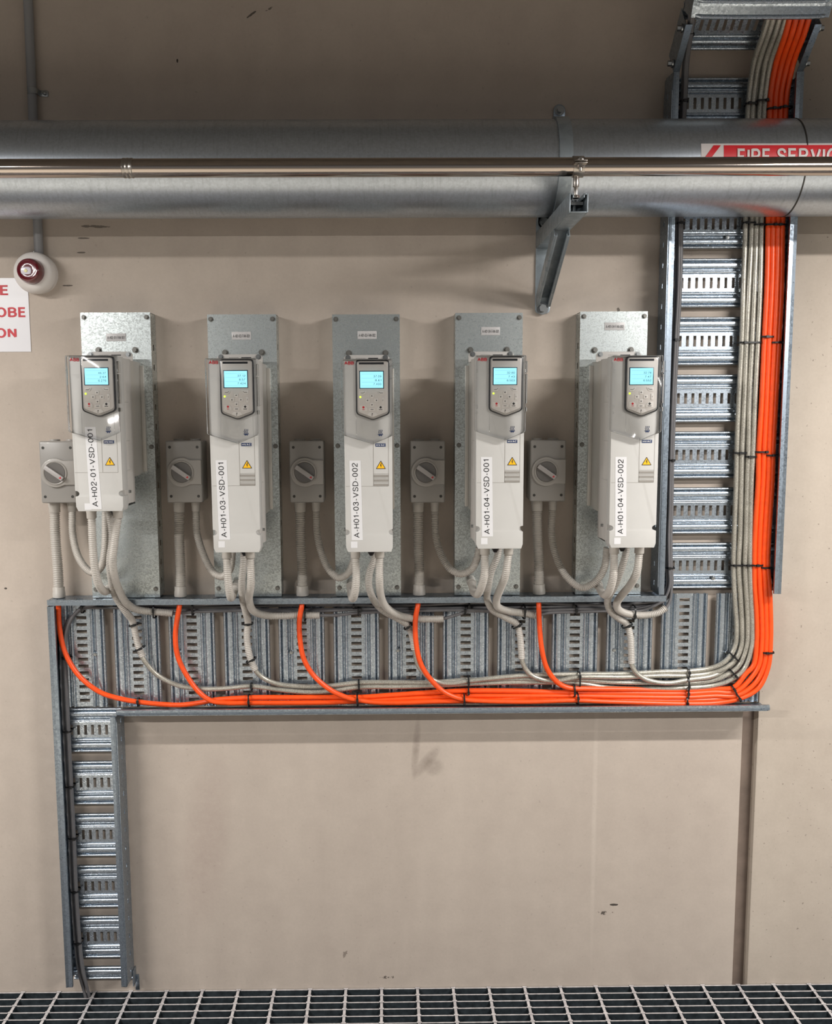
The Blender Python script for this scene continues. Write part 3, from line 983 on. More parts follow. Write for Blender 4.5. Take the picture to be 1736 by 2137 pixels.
# ------------------------------------------------------------------ backing plates and drives
ORD = ['leftmost', 'second', 'middle', 'fourth', 'rightmost']
PLATES = [(-0.7636, -0.5889, 1.853), (-0.4464, -0.2736, 1.847), (-0.1331, 0.0365, 1.8457), (0.1762, 0.3462, 1.848), (0.491, 0.6614, 1.8503)]
TAGS = ['A-H02-01-FAN-001', 'A-H01-03-FAN-001', 'A-H01-03-FAN-002', 'A-H01-04-FAN-001', 'A-H01-04-FAN-002']
TAGPX = [(221.5, 263, 696, 712), (483.5, 524, 692.5, 709), (746, 786, 691, 707.5), (1004, 1043, 682.5, 699.5), (1261.5, 1303, 673, 689)]
DRIVES = [(-0.6711, 1.733, 1.3753), (-0.3533, 1.7253, 1.2759), (-0.0421, 1.7224, 1.2749), (0.2642, 1.7292, 1.2809), (0.5783, 1.7276, 1.2811)]
NAMES = ['A-H02-01-VSD-001', 'A-H01-03-VSD-001', 'A-H01-03-VSD-002', 'A-H01-04-VSD-001', 'A-H01-04-VSD-002']
READ = [('46.37', '2.64', '6.276'), ('37.12', '8.57', '7.424'), ('37.09', '8.61', '7.400'), ('32.80', '7.43', '6.503'), ('32.76', '7.47', '6.552')]
YPL = -0.055
PBOT = ZT + 0.002
for i, (x0, x1, zt) in enumerate(PLATES):
    t = thing('mounting_plate', f'{ORD[i]} galvanised backing plate with tag {TAGS[i]}, behind a drive', 'mounting plate', ((x0 + x1) / 2, 0, PBOT), 'backing plates behind the drives')
    mb = MB()
    mb.box(x0, x1, YPL, YPL + .002, PBOT, zt)
    mb.slotted((x0 + .0005, YPL + .002, PBOT + .002), (0, 0, 1), (0, 1, 0), zt - PBOT - .004, -YPL - .003, [(.03 + .05 * k, .045 + .05 * k) for k in range(13)], .02, .028)
    mb.slotted((x1 - .0005, YPL + .002, PBOT + .002), (0, 0, 1), (0, 1, 0), zt - PBOT - .004, -YPL - .003, [(.03 + .05 * k, .045 + .05 * k) for k in range(13)], .02, .028)
    mb.strip((x0, YPL + .002, zt - .001), (x1, YPL + .002, zt - .001), (x1, -.001, zt - .001), (x0, -.001, zt - .001))
    mb.build('panel', 'galv_plate', t)
    for bx, bz in ((x0 + .009, zt - .012), (x1 - .009, zt - .012), (x0 + .010, 1.517), (x1 - .008, 1.517), (x0 + .010, PBOT + .022), (x1 - .010, PBOT + .022)):
        MB().hexbolt((bx, YPL, bz), .0040, .006).build('bolt', 'plate_bolt', t)
    a = P(TAGPX[i][0], TAGPX[i][2], YPL)
    b = P(TAGPX[i][1], TAGPX[i][3], YPL)
    tg = MB().box(a.x, b.x, YPL - .0012, YPL, b.z, a.z).build('name_tag', 'tag', t, bevel=.0003)
    mb = MB()
    put_text(mb, TAGS[i], lambda u, v: (a.x + (b.x - a.x) * (.06 + .88 * u), YPL - .0015, b.z + (a.z - b.z) * (.27 + .42 * v)))
    mb.build('lettering', 'ink', tg)

K = 2.335e-4
YD = -0.275
for i, (xc, zt, zb) in enumerate(DRIVES):
    short = i == 0
    U = lambda u: xc + (u - 357) * K
    V = lambda v: zt - (v - 95) * K
    vb = 95 + (zt - zb) / K
    dv = vb - 2011.0
    t = thing('variable_speed_drive', f"{'short ' if short else 'tall '}white variable speed drive with name strip {NAMES[i]}, {ORD[i]} in the row", 'drive', (xc, YPL, zb), 'drives on backing plates')
    # heat sink chassis, housing, front cover
    cz0 = zb + .076
    mb = MB()
    mb.box(xc - .0540, xc + .0540, -.166, YPL, cz0, zt - .004)
    for sg in (-1, 1):
        mb.box(xc + sg * .0585 - .0045, xc + sg * .0585 + .0045, YPL - .012, YPL, cz0 + .004, zt - .012)
    for k in range(7):
        xx = xc - .048 + k * .0155
        mb.box(xx, xx + .002, -.150, YPL - .004, cz0 - .005, cz0)
    mb.build('heat_sink', 'chassis', t, bevel=.001)
    mb = MB()
    sec = [(-.0575, -.165), (-.0575, -.188), (-.0550, -.192), (-.0550, -.240), (-.0535, -.245), (.0535, -.245), (.0550, -.240), (.0550, -.192), (.0575, -.188), (.0575, -.165)]
    mb.prism(sec, lambda a, b: (xc + a, b, zb + .012), lambda a, b: (xc + a, b, zt - .002))
    hs = mb.build('housing', 'drive_side', t, bevel=.0018)
    mb = MB()
    for vv in (540, 930, 1330):
        if short and vv > 1200:
            vv = 1230
        for sg in (-1, 1):
            MB().box(xc + sg * .0545 - .0012, xc + sg * .0545 + .0012, -.243, -.193, V(vv) - .002, V(vv)).build('side_ridge', 'drive_side', hs, bevel=.0005)
    nv = 1810 + dv + (25 if short else 0)
    poly = [(U(120), V(95)), (U(600), V(95)), (U(600), V(nv - 32))]
    for k in range(7):
        a = math.pi / 2 + math.pi * k / 6
        poly.append((U(600 + 42 * math.cos(a) * 1.0), V(nv - 30 * math.sin(a))))
    poly += [(U(600), V(nv + 34)), (U(600), V(vb - 45)), (U(585), V(vb)), (U(150), V(vb)), (U(130), V(vb - 45)), (U(128), V(nv + 34))]
    for k in range(7):
        a = -math.pi / 2 + math.pi * k / 6
        poly.append((U(126 + 42 * math.cos(a)), V(nv - 30 * math.sin(a))))
    poly.append((U(126), V(nv - 32)))
    fc = MB().plate(poly, YD, -.228).build('front_cover', 'drive', t, bevel=.0028, seg=3)
    mb = MB()
    e = .0004
    sv = 1238 if short else 1345
    mb.box(U(134), U(410), YD - e, YD, V(sv) - .0006, V(sv))
    mb.box(U(409), U(412), YD - e, YD, V(sv), V(900))
    mb.box(U(561), U(563), YD - e, YD, V(sv), V(860))
    mb.box(U(412), U(562), YD - e, YD, V(1222 if not short else 1238) - .0008, V(1222 if not short else 1238))
    if not short:
        for vv in (1265, 1310):
            mb.box(U(414), U(560), YD - e, YD, V(vv) - .0011, V(vv))
        for vv in (1228, 1272, 1318):
            mb.box(U(414), U(560), YD - .001, YD, V(vv + 28), V(vv + 6))
    mb.build('panel_seam', 'drive_line', fc)
    mb = MB()
    for sg in (-1, 1):
        MB().cyl((xc + sg * .0535, -.215, V(nv)), (xc + sg * .060, -.215, V(nv)), .0035, 12).build('cover_screw', 'bolt', t)
    # keypad
    def pent(u0, u1, v0, v1, va):
        um = (u0 + u1) / 2
        return [(U(u0), V(v0)), (U(u1), V(v0)), (U(u1), V(v1)), (U(um), V(va)), (U(u0), V(v1))]
    kp = MB().plate(round_poly(pent(243, 577, 100, 632, 695), .0085, 5), YD - .0085, YD).build('keypad', 'keyframe', t, bevel=.0012)
    MB().plate(round_poly(pent(256, 564, 112, 622, 681), .007, 5), YD - .0095, YD - .008).build('trim_ring', 'silver', kp, bevel=.0006)
    MB().plate(round_poly(pent(264, 556, 118, 606, 662), .006, 5), YD - .0105, YD - .009).build('face_plate', 'keypad', kp, bevel=.0006)
    YK = YD - .0105
    MB().box(U(276), U(521), YK - .0004, YK, V(146), V(126)).build('top_slot', 'keyframe', kp)
    MB().box(U(279), U(521), YK - .0006, YK, V(382), V(208)).build('screen_surround', 'screenframe', kp, bevel=.0002)
    MB().box(U(288), U(513), YK - .0010, YK, V(375), V(216)).build('screen', 'screen', kp)
    mb = MB()
    YS = YK - .0013
    for vv in (240, 279, 318, 355):
        mb.box(U(302), U(498), YS, YK - .0005, V(vv) - .00022, V(vv))
    for vv, s_ in zip((250, 288, 325), READ[i]):
        n_c = len(s_)
        u1 = 496
        u0 = u1 - 15.5 * n_c
        put_text(mb, s_, lambda a, b, u0=u0, u1=u1, vv=vv: (U(u0 + (u1 - u0) * a), YS, V(vv + 22 - 20 * b)))
    mb.build('readout', 'lcdink', kp)
    def button(poly):
        MB().plate(round_poly([(U(a), V(b)) for a, b in poly], .0012, 3), YK - .0012, YK).build('button', 'button', kp, bevel=.0004)
    button([(280, 403), (352, 403), (330, 440), (280, 440)])
    button([(450, 403), (523, 403), (523, 440), (474, 440)])
    for a, b, c, d in ((382, 435, 421, 474), (338, 477, 381, 515), (424, 477, 467, 515), (382, 518, 421, 559), (496, 465, 523, 526), (372, 570, 432, 601)):
        button([(a, b), (c, b), (c, d), (a, d)])
    button([(281, 545), (332, 545), (356, 572), (356, 602), (281, 602)])
    button([(472, 545), (524, 545), (524, 602), (449, 602), (449, 572)])
    button([(372, 612), (440, 612), (460, 640), (406, 660), (352, 640)])
    mb = MB()
    YBt = YK - .0015
    def tri(cu, cv, dx, dy):
        mb.plate([(U(cu + dx * 8), V(cv + dy * 8)), (U(cu - dx * 5 + dy * 8), V(cv - dy * 5 + dx * 8)), (U(cu - dx * 5 - dy * 8), V(cv - dy * 5 - dx * 8))], YBt, YK - .001)
    tri(401, 452, 0, -1); tri(358, 496, -1, 0); tri(447, 496, 1, 0); tri(402, 540, 0, 1)
    for a in ([(292, 424), (318, 424), (334, 412)], [(468, 412), (482, 424), (510, 424)]):
        for p, q in zip(a, a[1:]):
            mb.plate([(U(p[0]), V(p[1] - 2)), (U(q[0]), V(q[1] - 2)), (U(q[0]), V(q[1] + 2)), (U(p[0]), V(p[1] + 2))], YBt, YK - .001)
    mb.plate([(U(487), V(550)), (U(501), V(564)), (U(487), V(578)), (U(473), V(564))], YBt, YK - .001)
    mb.box(U(470), U(504), YBt, YK - .001, V(589), V(583))
    mb.box(U(388), U(416), YBt, YK - .001, V(588), V(583))
    mb.box(U(400), U(404), YBt, YK - .001, V(652), V(622))
    mb.box(U(508), U(511), YBt, YK - .001, V(502), V(488))
    mb.plate([(U(404), V(622)), (U(411), V(626)), (U(408), V(632)), (U(404), V(630))], YBt, YK - .001)
    mb.build('key_symbols', 'ink', kp)
    mb = MB()
    mb.lathe((U(318), YK - .0012, V(563)), [(.0026, -.0006), (.0026, .0004)], 16)
    mb.box(U(307), U(329), YBt, YK - .001, V(588), V(582))
    mb.build('stop_symbol', 'red', kp)
    MB().lathe((U(288), YK, V(463)), [(.0024, -.001), (.0024, .0006), (.001, .0012)], 16).build('indicator_light', 'led', kp)
    # clear cover over the keypad
    um = 407
    cpoly = [(U(105), V(93)), (U(607), V(93)), (U(607), V(842)), (U(um), V(925)), (U(105), V(832))]
    cv = MB().plate(round_poly(cpoly, .004, 3), YD - .0155, YD - .0004).build('clear_cover', 'clear', t, bevel=.0015, seg=2)
    mb = MB()
    for v0_, v1_ in ((150, 262), (275, 560), (600, 640)):
        MB().box(U(604), U(620), YD - .014, YD + .006, V(v1_), V(v0_)).build('hinge_lug', 'clear', cv, bevel=.0006)
    for v0_, v1_ in ((228, 262), (575, 610), (640, 662)):
        MB().box(U(112), U(130), YD - .0175, YD - .0155, V(v1_), V(v0_)).build('catch', 'clear', cv, bevel=.0006)
    for u0_ in (244, 562):
        MB().box(U(u0_), U(u0_ + 6), YD - .0172, YD - .0155, V(849), V(648)).build('moulded_rib', 'clear', cv, bevel=.0006)
    # badges and labels
    lg = MB()
    put_text(lg, 'ABB', lambda a, b: (U(133 + 92 * a), YD - .0009, V(146 - 36 * b)), 0.03)
    lg.build('logo', 'red', t)
    mb = MB()
    for k in range(3):
        c = 468 + k * 15
        pts = [Vector((U(c + 5 * math.sin(q * 1.35)), YD - .0004, V(785 + q * 7))) for q in range(7)]
        mb.tube(pts, .00055, 6)
    mb.box(U(456), U(510), YD - .0008, YD, V(835), V(829))
    mb.plate([(U(464), V(835)), (U(502), V(835)), (U(494), V(850)), (U(483), V(840)), (U(472), V(850))], YD - .0008, YD)
    mb.build('heat_symbol', 'navy', t)
    bd = MB().box(U(433), U(534), YD - .0006, YD, V(952), V(921)).build('application_badge', 'navy', t)
    mb = MB()
    put_text(mb, 'HVAC', lambda a, b: (U(441 + 85 * a), YD - .0009, V(947 - 21 * b)), 0.02)
    mb.build('lettering', 'paper', bd)
    wv = 1090 if not short else 1085
    ws = MB().plate(round_poly([(U(435), V(wv + 84)), (U(535), V(wv + 84)), (U(485), V(wv))], .0012), YD - .0005, YD).build('warning_sign', 'ink', t)
    MB().plate([(U(445), V(wv + 78)), (U(525), V(wv + 78)), (U(485), V(wv + 12))], YD - .0008, YD).build('yellow_field', 'yellow', ws)
    z_ = lambda pts: [(U(a), V(wv + b)) for a, b in pts]
    mb = MB()
    mb.plate(z_([(488, 26), (476, 52), (485, 50), (494, 26)]), YD - .0011, YD)
    mb.plate(z_([(480, 52), (494, 44), (487, 66), (482, 66), (486, 52)]), YD - .0011, YD)
    mb.build('flash_symbol', 'ink', ws)
    lv0, lv1 = (788, 1606) if short else (1090, 1890)
    yl = YD - (.0005 if not short else .0006)
    if short:
        lu = ((247, 360), (262, 375))
        lu = ((250, 358), (270, 385))
    else:
        lu = ((172, 284), (187, 299))
    strip = MB()
    strip.prism([(0, 0), (1, 0), (1, 1), (0, 1)], lambda a, b: (U((lu[0][0] * b + lu[1][0] * (1 - b)) * (1 - a) + (lu[0][1] * b + lu[1][1] * (1 - b)) * a), yl, V(lv1 + (lv0 - lv1) * b)), lambda a, b: (U((lu[0][0] * b + lu[1][0] * (1 - b)) * (1 - a) + (lu[0][1] * b + lu[1][1] * (1 - b)) * a), YD, V(lv1 + (lv0 - lv1) * b)))
    nl = strip.build('name_strip', 'paper', t)
    mb = MB()
    def lab(a, b):
        q = .03 + .94 * a
        s_ = .80 - .56 * b
        left = lu[0][0] * q + lu[1][0] * (1 - q)
        right = lu[0][1] * q + lu[1][1] * (1 - q)
        return (U(left + (right - left) * s_ - 6), yl - .0003, V(lv1 + (lv0 - lv1) * q))
    put_text(mb, NAMES[i], lab)
    mb.build('lettering', 'ink', nl)
    qv = 1905 if not short else 1548
    qu = 178 if not short else 215
    MB().box(U(qu), U(qu + 66), YD - .0004, YD, V(qv + 64), V(qv)).build('blank_sticker', 'paper', t)
    # top bracket with its rating strip and screws
    bx = xc - .004
    mb = MB()
    mb.plate([(bx - .056, zt - .006), (bx + .056, zt - .006), (bx + .056, zt + .012), (bx + .049, zt + .019), (bx - .049, zt + .019), (bx - .056, zt + .012)], -.122, -.1195)
    mb.box(bx - .050, bx + .050, -.120, YPL, zt - .006, zt - .003)
    bk = mb.build('top_bracket', 'drive_side', t, bevel=.0006)
    mb = MB()
    for k in range(6):
        mb.box(bx - .026 + k * .004, bx - .0235 + k * .004, -.1224, -.122, zt + .0105, zt + .0112)
    mb.box(bx + .004, bx + .028, -.1224, -.122, zt + .0095, zt + .0118)
    mb.build('rating_print', 'ink', bk)
    for sx_ in (-.046, .046):
        MB().hexbolt((bx + sx_, -.122, zt + .0125), .0042, .005).build('bracket_screw', 'bolt', bk)
        MB().hexbolt((bx + sx_, YPL, zt + .027), .0050, .009).build('mounting_bolt', 'plate_bolt', t)
    # underside: dark gland plate with the black cable grommet
    MB().box(xc - .046, xc + .046, -.238, -.125, zb + .004, zb + .012).build('gland_plate', 'black', t, bevel=.001)
    gx = xc + (.004 if i else .006)
    MB().cyl((gx, -.17, zb + .005), (gx, -.17, zb - .004), .016, 20).cyl((gx, -.17, zb - .004), (gx, -.17, zb - .024), .0155, 20, .004).build('grommet', 'black', t)

# ------------------------------------------------------------------ isolators
ISO = [(-0.8729, -0.7830, 1.5333, 1.3769), (-0.5551, -0.4649, 1.5332, 1.3762), (-0.2441, -0.157, 1.5312, 1.3744), (0.0613, 0.1491, 1.5295, 1.3725), (0.3652, 0.4552, 1.5297, 1.3738)]
YI = -0.085
for i, (x0, x1, z1, z0) in enumerate(ISO):
    xc, w = (x0 + x1) / 2, x1 - x0
    t = thing('isolator_switch', f'grey rotary isolator switch beside the {ORD[i]} drive', 'isolator', (xc, 0, z0), 'isolators beside the drives')
    MB().box(x0 + .002, x1 - .002, -.062, 0, z0 + .002, z1 - .002).build('enclosure', 'iso', t, bevel=.004, seg=3)
    MB().box(x0, x1, YI, -.060, z0, z1).build('cover', 'iso', t, bevel=.0045, seg=3)
    s = w / 0.0871
    zc = z1 - .0795
    dx = x0 + .0385 * s
    poly = [(x1 - .0008, zc - .031), (x1 - .0008, zc + .031), (dx + .022, zc + .031)]
    for k in range(0, 33):
        a = math.radians(62 + (360 - 124) * k / 32)
        poly.append((dx + .0372 * math.cos(a), zc + .0372 * math.sin(a)))
    poly.append((dx + .022, zc - .031))
    MB().plate(poly, YI - .006, YI + .002).build('raised_panel', 'iso_light', t, bevel=.0025, seg=3)
    YR = YI - .006
    dl = MB()
    dl.lathe((dx, YR, zc), [(.0305, -.002), (.0305, .0016), (.0285, .0026), (.0262, .0014), (.0262, -.001)], 48)
    dl.build('dial_ring', 'iso_light', t)
    MB().lathe((dx, YR, zc), [(.0258, -.001), (.0258, .0006), (.0245, .0018)], 48).build('dial', 'dial', t)
    an = math.radians(-35)
    ca, sa = math.cos(an), math.sin(an)
    hp = [(-.0265, -.0056), (.0265, -.0056), (.0265, .0056), (-.0265, .0056)]
    hd = MB().plate(round_poly([(dx + a * ca - b * sa, zc + a * sa + b * ca) for a, b in hp], .0025), YR - .012, YR).build('handle', 'handle', t, bevel=.0012)
    tr = [(.0175, -.0032), (.0235, -.0010), (.0195, .0035)]
    MB().plate([(dx + a * ca - b * sa, zc + a * sa + b * ca) for a, b in tr], YR - .0124, YR - .0115).build('pointer_mark', 'red', hd)
    for bx, bz in ((x0 + .0105, z1 - .0165), (x1 - .0105, z1 - .0165), (x0 + .0105, z0 + .0165), (x1 - .0105, z0 + .0165)):
        MB().lathe((bx, YI, bz), [(.0036, -.002), (.0036, .0005), (.0026, .0005), (.0024, .0002)], 16).build('cover_screw', 'dark_bolt', t)
    for q in (.26, .73):
        MB().cyl((x0 + w * q, -.033, z1 - .003), (x0 + w * q, -.033, z1 + .0035), .0135, 24).build('blanking_plug', 'iso_light', t, bevel=.001)

# ------------------------------------------------------------------ corrugated conduits
def corrugated(parent, pts, r, pitch=0.0046, name='conduit_tube'):
    c = resample(catmull(pts, .002), pitch / 4)
    rad = [r * (1.0 if k % 4 in (0, 1) else 0.84) for k in range(len(c))]
    return MB().tube(c, rad, 14).build(name, 'conduit', parent, angle=80)
def coupling(parent, a, b, r, flare=1.06):
    a, b = Vector(a), Vector(b)
    n = 5
    pts = [a.lerp(b, q) for q in (0, .04, .5, .55, .96, 1)]
    MB().tube(pts, [r * .96, r * flare, r * flare, r, r, r * .95], 20).build('coupling', 'conduit', parent)
def PP(l):
    return [P(a, b, c) for a, b, c in l]
G = 'flexible conduits around the drives'
YA = -0.042
A_PX = [((113, 1052), (123.5, 1247), 24.5), ((374, 1052), (377, 1246), 24), ((626, 1052), (631.6, 1246), 23.5), ((872.5, 1050), (875, 1245), 23), ((1120, 1049), (1125, 1243), 23.5)]
for i, (a, b, wd) in enumerate(A_PX):
    t = thing('flexible_conduit', f'thick grey corrugated conduit dropping straight from the {ORD[i]} isolator to the tray', 'conduit', P(*b, YA), G)
    pa = P(a[0], a[1] - 4, YA)
    pa.z = ISO[i][3] + .001
    pb = P(*b, YA)
    pb.z = ZT + .001
    d = (pb - pa).normalized()
    coupling(t, pa, pa + d * .029, .0142)
    coupling(t, pb, pb - d * .027, .0152)
    corrugated(t, [pa + d * .027, pa.lerp(pb, .35) + Vector((-.001, -.002, 0)), pa.lerp(pb, .7) + Vector((.001, -.002, 0)), pb - d * .025], .0132, .0048)
YBc = -0.042
B_PX = [
 [(149.7, 1050, YBc), (149.7, 1073, YBc), (152, 1118, -.05), (162.5, 1160, -.07), (180, 1187, -.09), (193.6, 1195, -.10), (211, 1183, -.12), (218.5, 1150, -.135), (220.5, 1066, -.14)],
 [(408.5, 1050, YBc), (408.5, 1075, YBc), (411, 1112, -.05), (421.7, 1149.6, -.07), (435.5, 1181, -.085), (449, 1198, -.095), (464, 1203, -.105), (480, 1188, -.12), (485, 1150, -.13)],
 [(659.5, 1050, YBc), (659.5, 1075, YBc), (662, 1113, -.05), (671, 1155, -.07), (687, 1190, -.085), (706, 1205.5, -.095), (725.5, 1197, -.11), (737, 1173, -.125), (742, 1148, -.13)],
 [(907, 1048, YBc), (907, 1075, YBc), (910, 1123, -.05), (923, 1163, -.07), (940, 1188, -.085), (961, 1197.6, -.095), (983.6, 1188, -.11), (996, 1163, -.125), (1000, 1142, -.13)],
 [(1153, 1048, YBc), (1153, 1072, YBc), (1151, 1116.5, -.05), (1162, 1167, -.065), (1184, 1205.6, -.08), (1213, 1226, -.09), (1241.5, 1215, -.105), (1260.5, 1186.5, -.12), (1267, 1142, -.13)],
]
for i, l in enumerate(B_PX):
    pts = PP(l)
    pts[0].z = ISO[i][3] + .001
    t = thing('flexible_conduit', f'thin grey corrugated conduit looping from the {ORD[i]} isolator up under its drive', 'conduit', pts[0], G)
    pts[1] = pts[0] + Vector((0, 0, -.026))
    coupling(t, pts[0], pts[1], .0105)
    corrugated(t, pts[1:], .0096)
YG = -0.205
C_PX = [
 [(191, 1075, YG), (192, 1094, YG), (193.6, 1139, -.205), (197.7, 1184, -.195), (205.7, 1219, -.175), (217.8, 1234, -.13), (226, 1231, -.09)],
 [(473, 1152, YG), (473.6, 1175, YG), (475.3, 1205, -.205), (478.7, 1232.6, -.195), (481.5, 1247, -.165), (486, 1241, -.12), (490.8, 1226, -.085)],
 [(741.5, 1152, YG), (742, 1174, YG), (743, 1208.7, -.205), (740, 1238, -.19), (736, 1249, -.16), (733, 1240, -.12), (732, 1224, -.085)],
 [(1011.7, 1148, YG), (1011.7, 1168, YG), (1010.7, 1199, -.205), (1004, 1226, -.185), (996, 1240, -.15), (988, 1234, -.115), (984, 1217, -.085)],
 [(1281.5, 1146, YG), (1281, 1167, YG), (1279.6, 1202, -.205), (1273, 1229, -.185), (1264, 1242, -.15), (1255, 1235, -.115), (1249, 1222, -.085)],
]
for i, l in enumerate(C_PX):
    pts = PP(l)
    zb = DRIVES[i][2]
    pts[0].z = zb + .006
    pts[1] = pts[0] + Vector((0, 0, -.030))
    t = thing('flexible_conduit', f'short grey corrugated conduit hooking from under the {ORD[i]} drive back to its plate', 'conduit', pts[-1], G)
    coupling(t, pts[0], pts[1], .0117)
    corrugated(t, pts[1:], .0100)
    e = pts[-1]
    q = Vector((e.x, YPL, e.z + .006))
    coupling(t, e, q, .0112)
YT = -0.052
D_PX = [
 [(246, 1075, YG), (245.4, 1094, YG), (238.5, 1135, -.205), (235, 1170, -.195), (238.5, 1201, -.17), (248, 1230, -.135), (262.7, 1257, -.105), (283.4, 1271, -.075), (311, 1276, -.056), (340, 1278, YT), (361, 1280, YT)],
 [(522, 1152, YG), (522.6, 1174, YG), (523.7, 1215, -.195), (520, 1254, -.135), (529, 1275, -.10), (553, 1284, -.072), (590, 1285.5, -.054), (624, 1283.5, YT), (650, 1284, YT), (668, 1284, YT)],
 [(792, 1152, YG), (792.3, 1174, YG), (791.7, 1208.7, -.20), (794, 1240, -.165), (805, 1266, -.12), (830.5, 1283.5, -.085), (865.5, 1291, -.060), (895, 1292, YT), (926, 1291.5, YT)],
 [(1061, 1148, YG), (1060, 1168, YG), (1055, 1199, -.20), (1044, 1229, -.165), (1036, 1251, -.13), (1038.5, 1266, -.105), (1056.9, 1274.5, -.080), (1085.5, 1279, -.060), (1105, 1282, YT), (1120, 1285, YT)],
 [(1334, 1146, YG), (1333, 1165, YG), (1329, 1193, -.20), (1314.7, 1221, -.17), (1296, 1243.8, -.135), (1287, 1259.7, -.11), (1291, 1272.5, -.092), (1314.7, 1282, -.066), (1346.5, 1283.6, YT), (1372, 1279, YT), (1390, 1268, YT)],
]
for i, l in enumerate(D_PX):
    pts = PP(l)
    pts[0].z = DRIVES[i][2] + .006
    pts[1] = pts[0] + Vector((0, 0, -.030))
    t = thing('flexible_conduit', f'long grey corrugated conduit from under the {ORD[i]} drive bending along the tray and ending open', 'conduit', pts[-1], G)
    coupling(t, pts[0], pts[1], .0117)
    corrugated(t, pts[1:], .0098)
E_PX = [
 [(226, 1068, -.15), (234, 1120, -.15), (229, 1170, -.145), (232, 1208, -.13), (242, 1246, -.105), (262.7, 1277, -.085), (276, 1295, -.06), (283, 1324, YT), (289, 1350, YT), (298, 1371, YT)],
 [(510, 1150, -.15), (508, 1174, -.15), (504.7, 1215, -.14), (506.4, 1250, -.11), (513, 1277.5, -.088), (517.5, 1299, -.06), (515, 1326.7, YT), (519, 1361, YT), (526, 1384, YT), (533, 1398, YT)],
 [(786, 1150, -.15), (781.7, 1164, -.15), (771.6, 1192.8, -.145), (770, 1224.6, -.13), (782.7, 1256.4, -.105), (801.8, 1275.5, -.085), (833.7, 1293, -.065), (850.5, 1305, YT), (860, 1326.7, -.045), (864.5, 1355.5, -.042)],
 [(1042, 1146, -.15), (1038, 1160, -.15), (1025, 1193, -.145), (1018.7, 1224.7, -.13), (1016.5, 1250, -.105), (1028, 1272.5, -.088), (1053.7, 1288, -.065), (1078, 1303, YT), (1084.5, 1324, YT), (1087, 1350, YT), (1088.6, 1375, YT)],
 [(1309, 1144, -.15), (1305, 1158, -.15), (1295.6, 1190, -.145), (1283, 1222, -.13), (1269, 1248, -.105), (1268, 1261, -.09), (1275, 1277, -.08), (1293, 1291.5, -.065), (1306, 1301, YT), (1314.7, 1324, YT), (1316.8, 1352.6, YT), (1317.6, 1384, YT)],
]
for i, l in enumerate(E_PX):
    pts = PP(l)
    pts[0].z = DRIVES[i][2] + .006
    t = thing('flexible_conduit', f'grey corrugated conduit from the {ORD[i]} drive down into the tray, braided cable leaving its end', 'conduit', pts[-1], G)
    corrugated(t, pts, .0092)

# ------------------------------------------------------------------ cables
def cable_run(name, label, pts, r, mat, group, seg=10):
    c = catmull(pts, .006)
    o = MB().tube(c, r, seg).build(name, mat, angle=60)
    return tag(o, label, 'cable', group)
OV = [  # orange, going up: columns from the bend to the overhead tray
 [(1530, 1434.7), (1556, 1406), (1572, 1388), (1578.5, 1340), (1578, 1280), (1574, 1220), (1573.7, 1180), (1575, 1120), (1582, 1000), (1583, 945), (1589, 840), (1595, 703), (1600, 600), (1603, 455)],
 [(1533, 1443.7), (1566, 1416), (1583, 1388), (1589.5, 1340), (1588.7, 1280), (1585, 1220), (1583.6, 1180), (1585, 1120), (1592, 1000), (1594, 945), (1599, 840), (1605, 703), (1610.3, 600), (1613, 455)],
 [(1536.5, 1451), (1574, 1427), (1593, 1390), (1598.5, 1340), (1598, 1280), (1596, 1220), (1593, 1180), (1595, 1120), (1602.5, 1000), (1604, 945), (1609, 840), (1616, 703), (1620.5, 600), (1623.5, 455)],
 [(1540, 1459), (1581, 1437), (1602.5, 1392), (1607.5, 1340), (1607.5, 1280), (1605, 1220), (1602, 1180), (1604, 1120), (1611.5, 1000), (1613, 945), (1618.5, 840), (1626, 703), (1631, 600), (1633, 455)],
]
OT = [  # above the pipe
 [(1606, 240), (1609, 190), (1620, 130), (1640, 68)],
 [(1617, 240), (1620, 190), (1632, 130), (1653, 68)],
 [(1628, 240), (1631, 190), (1644, 130), (1666, 68)],
 [(1639, 240), (1643, 190), (1656, 130), (1679, 68)],
]
BV = [
 [(1507.8, 1384), (1525, 1367), (1534.5, 1345), (1536.8, 1310), (1533, 1250), (1530, 1180), (1531.7, 1120), (1536, 1000), (1537, 945), (1541, 840), (1547.5, 715), (1551, 600), (1556, 455)],
 [(1507.8, 1397), (1534.7, 1376), (1546.5, 1348), (1548, 1310), (1545, 1250), (1541, 1180), (1543.7, 1120), (1546.7, 1000), (1548, 945), (1552.5, 840), (1557, 715), (1562.5, 600), (1569, 455)],
 [(1509, 1412), (1540, 1391), (1557, 1350), (1560, 1310), (1557.5, 1250), (1554, 1180), (1556, 1120), (1558.7, 1000), (1561, 945), (1563, 840), (1569, 715), (1574, 600), (1579, 455)],
 [(1520, 1421), (1550, 1399), (1567.5, 1352), (1569.5, 1310), (1566.8, 1250), (1564.7, 1180), (1565, 1120), (1568, 1000), (1571, 945), (1575, 840), (1581, 715), (1586, 600), (1589, 455)],
]
BT = [
 [(1560, 240), (1564, 190), (1573, 130), (1596, 62)],
 [(1570, 240), (1574, 190), (1584, 130), (1607, 62)],
 [(1584, 240), (1588, 190), (1597, 130), (1620, 62)],
 [(1594, 240), (1598, 190), (1608, 130), (1632, 62)],
]
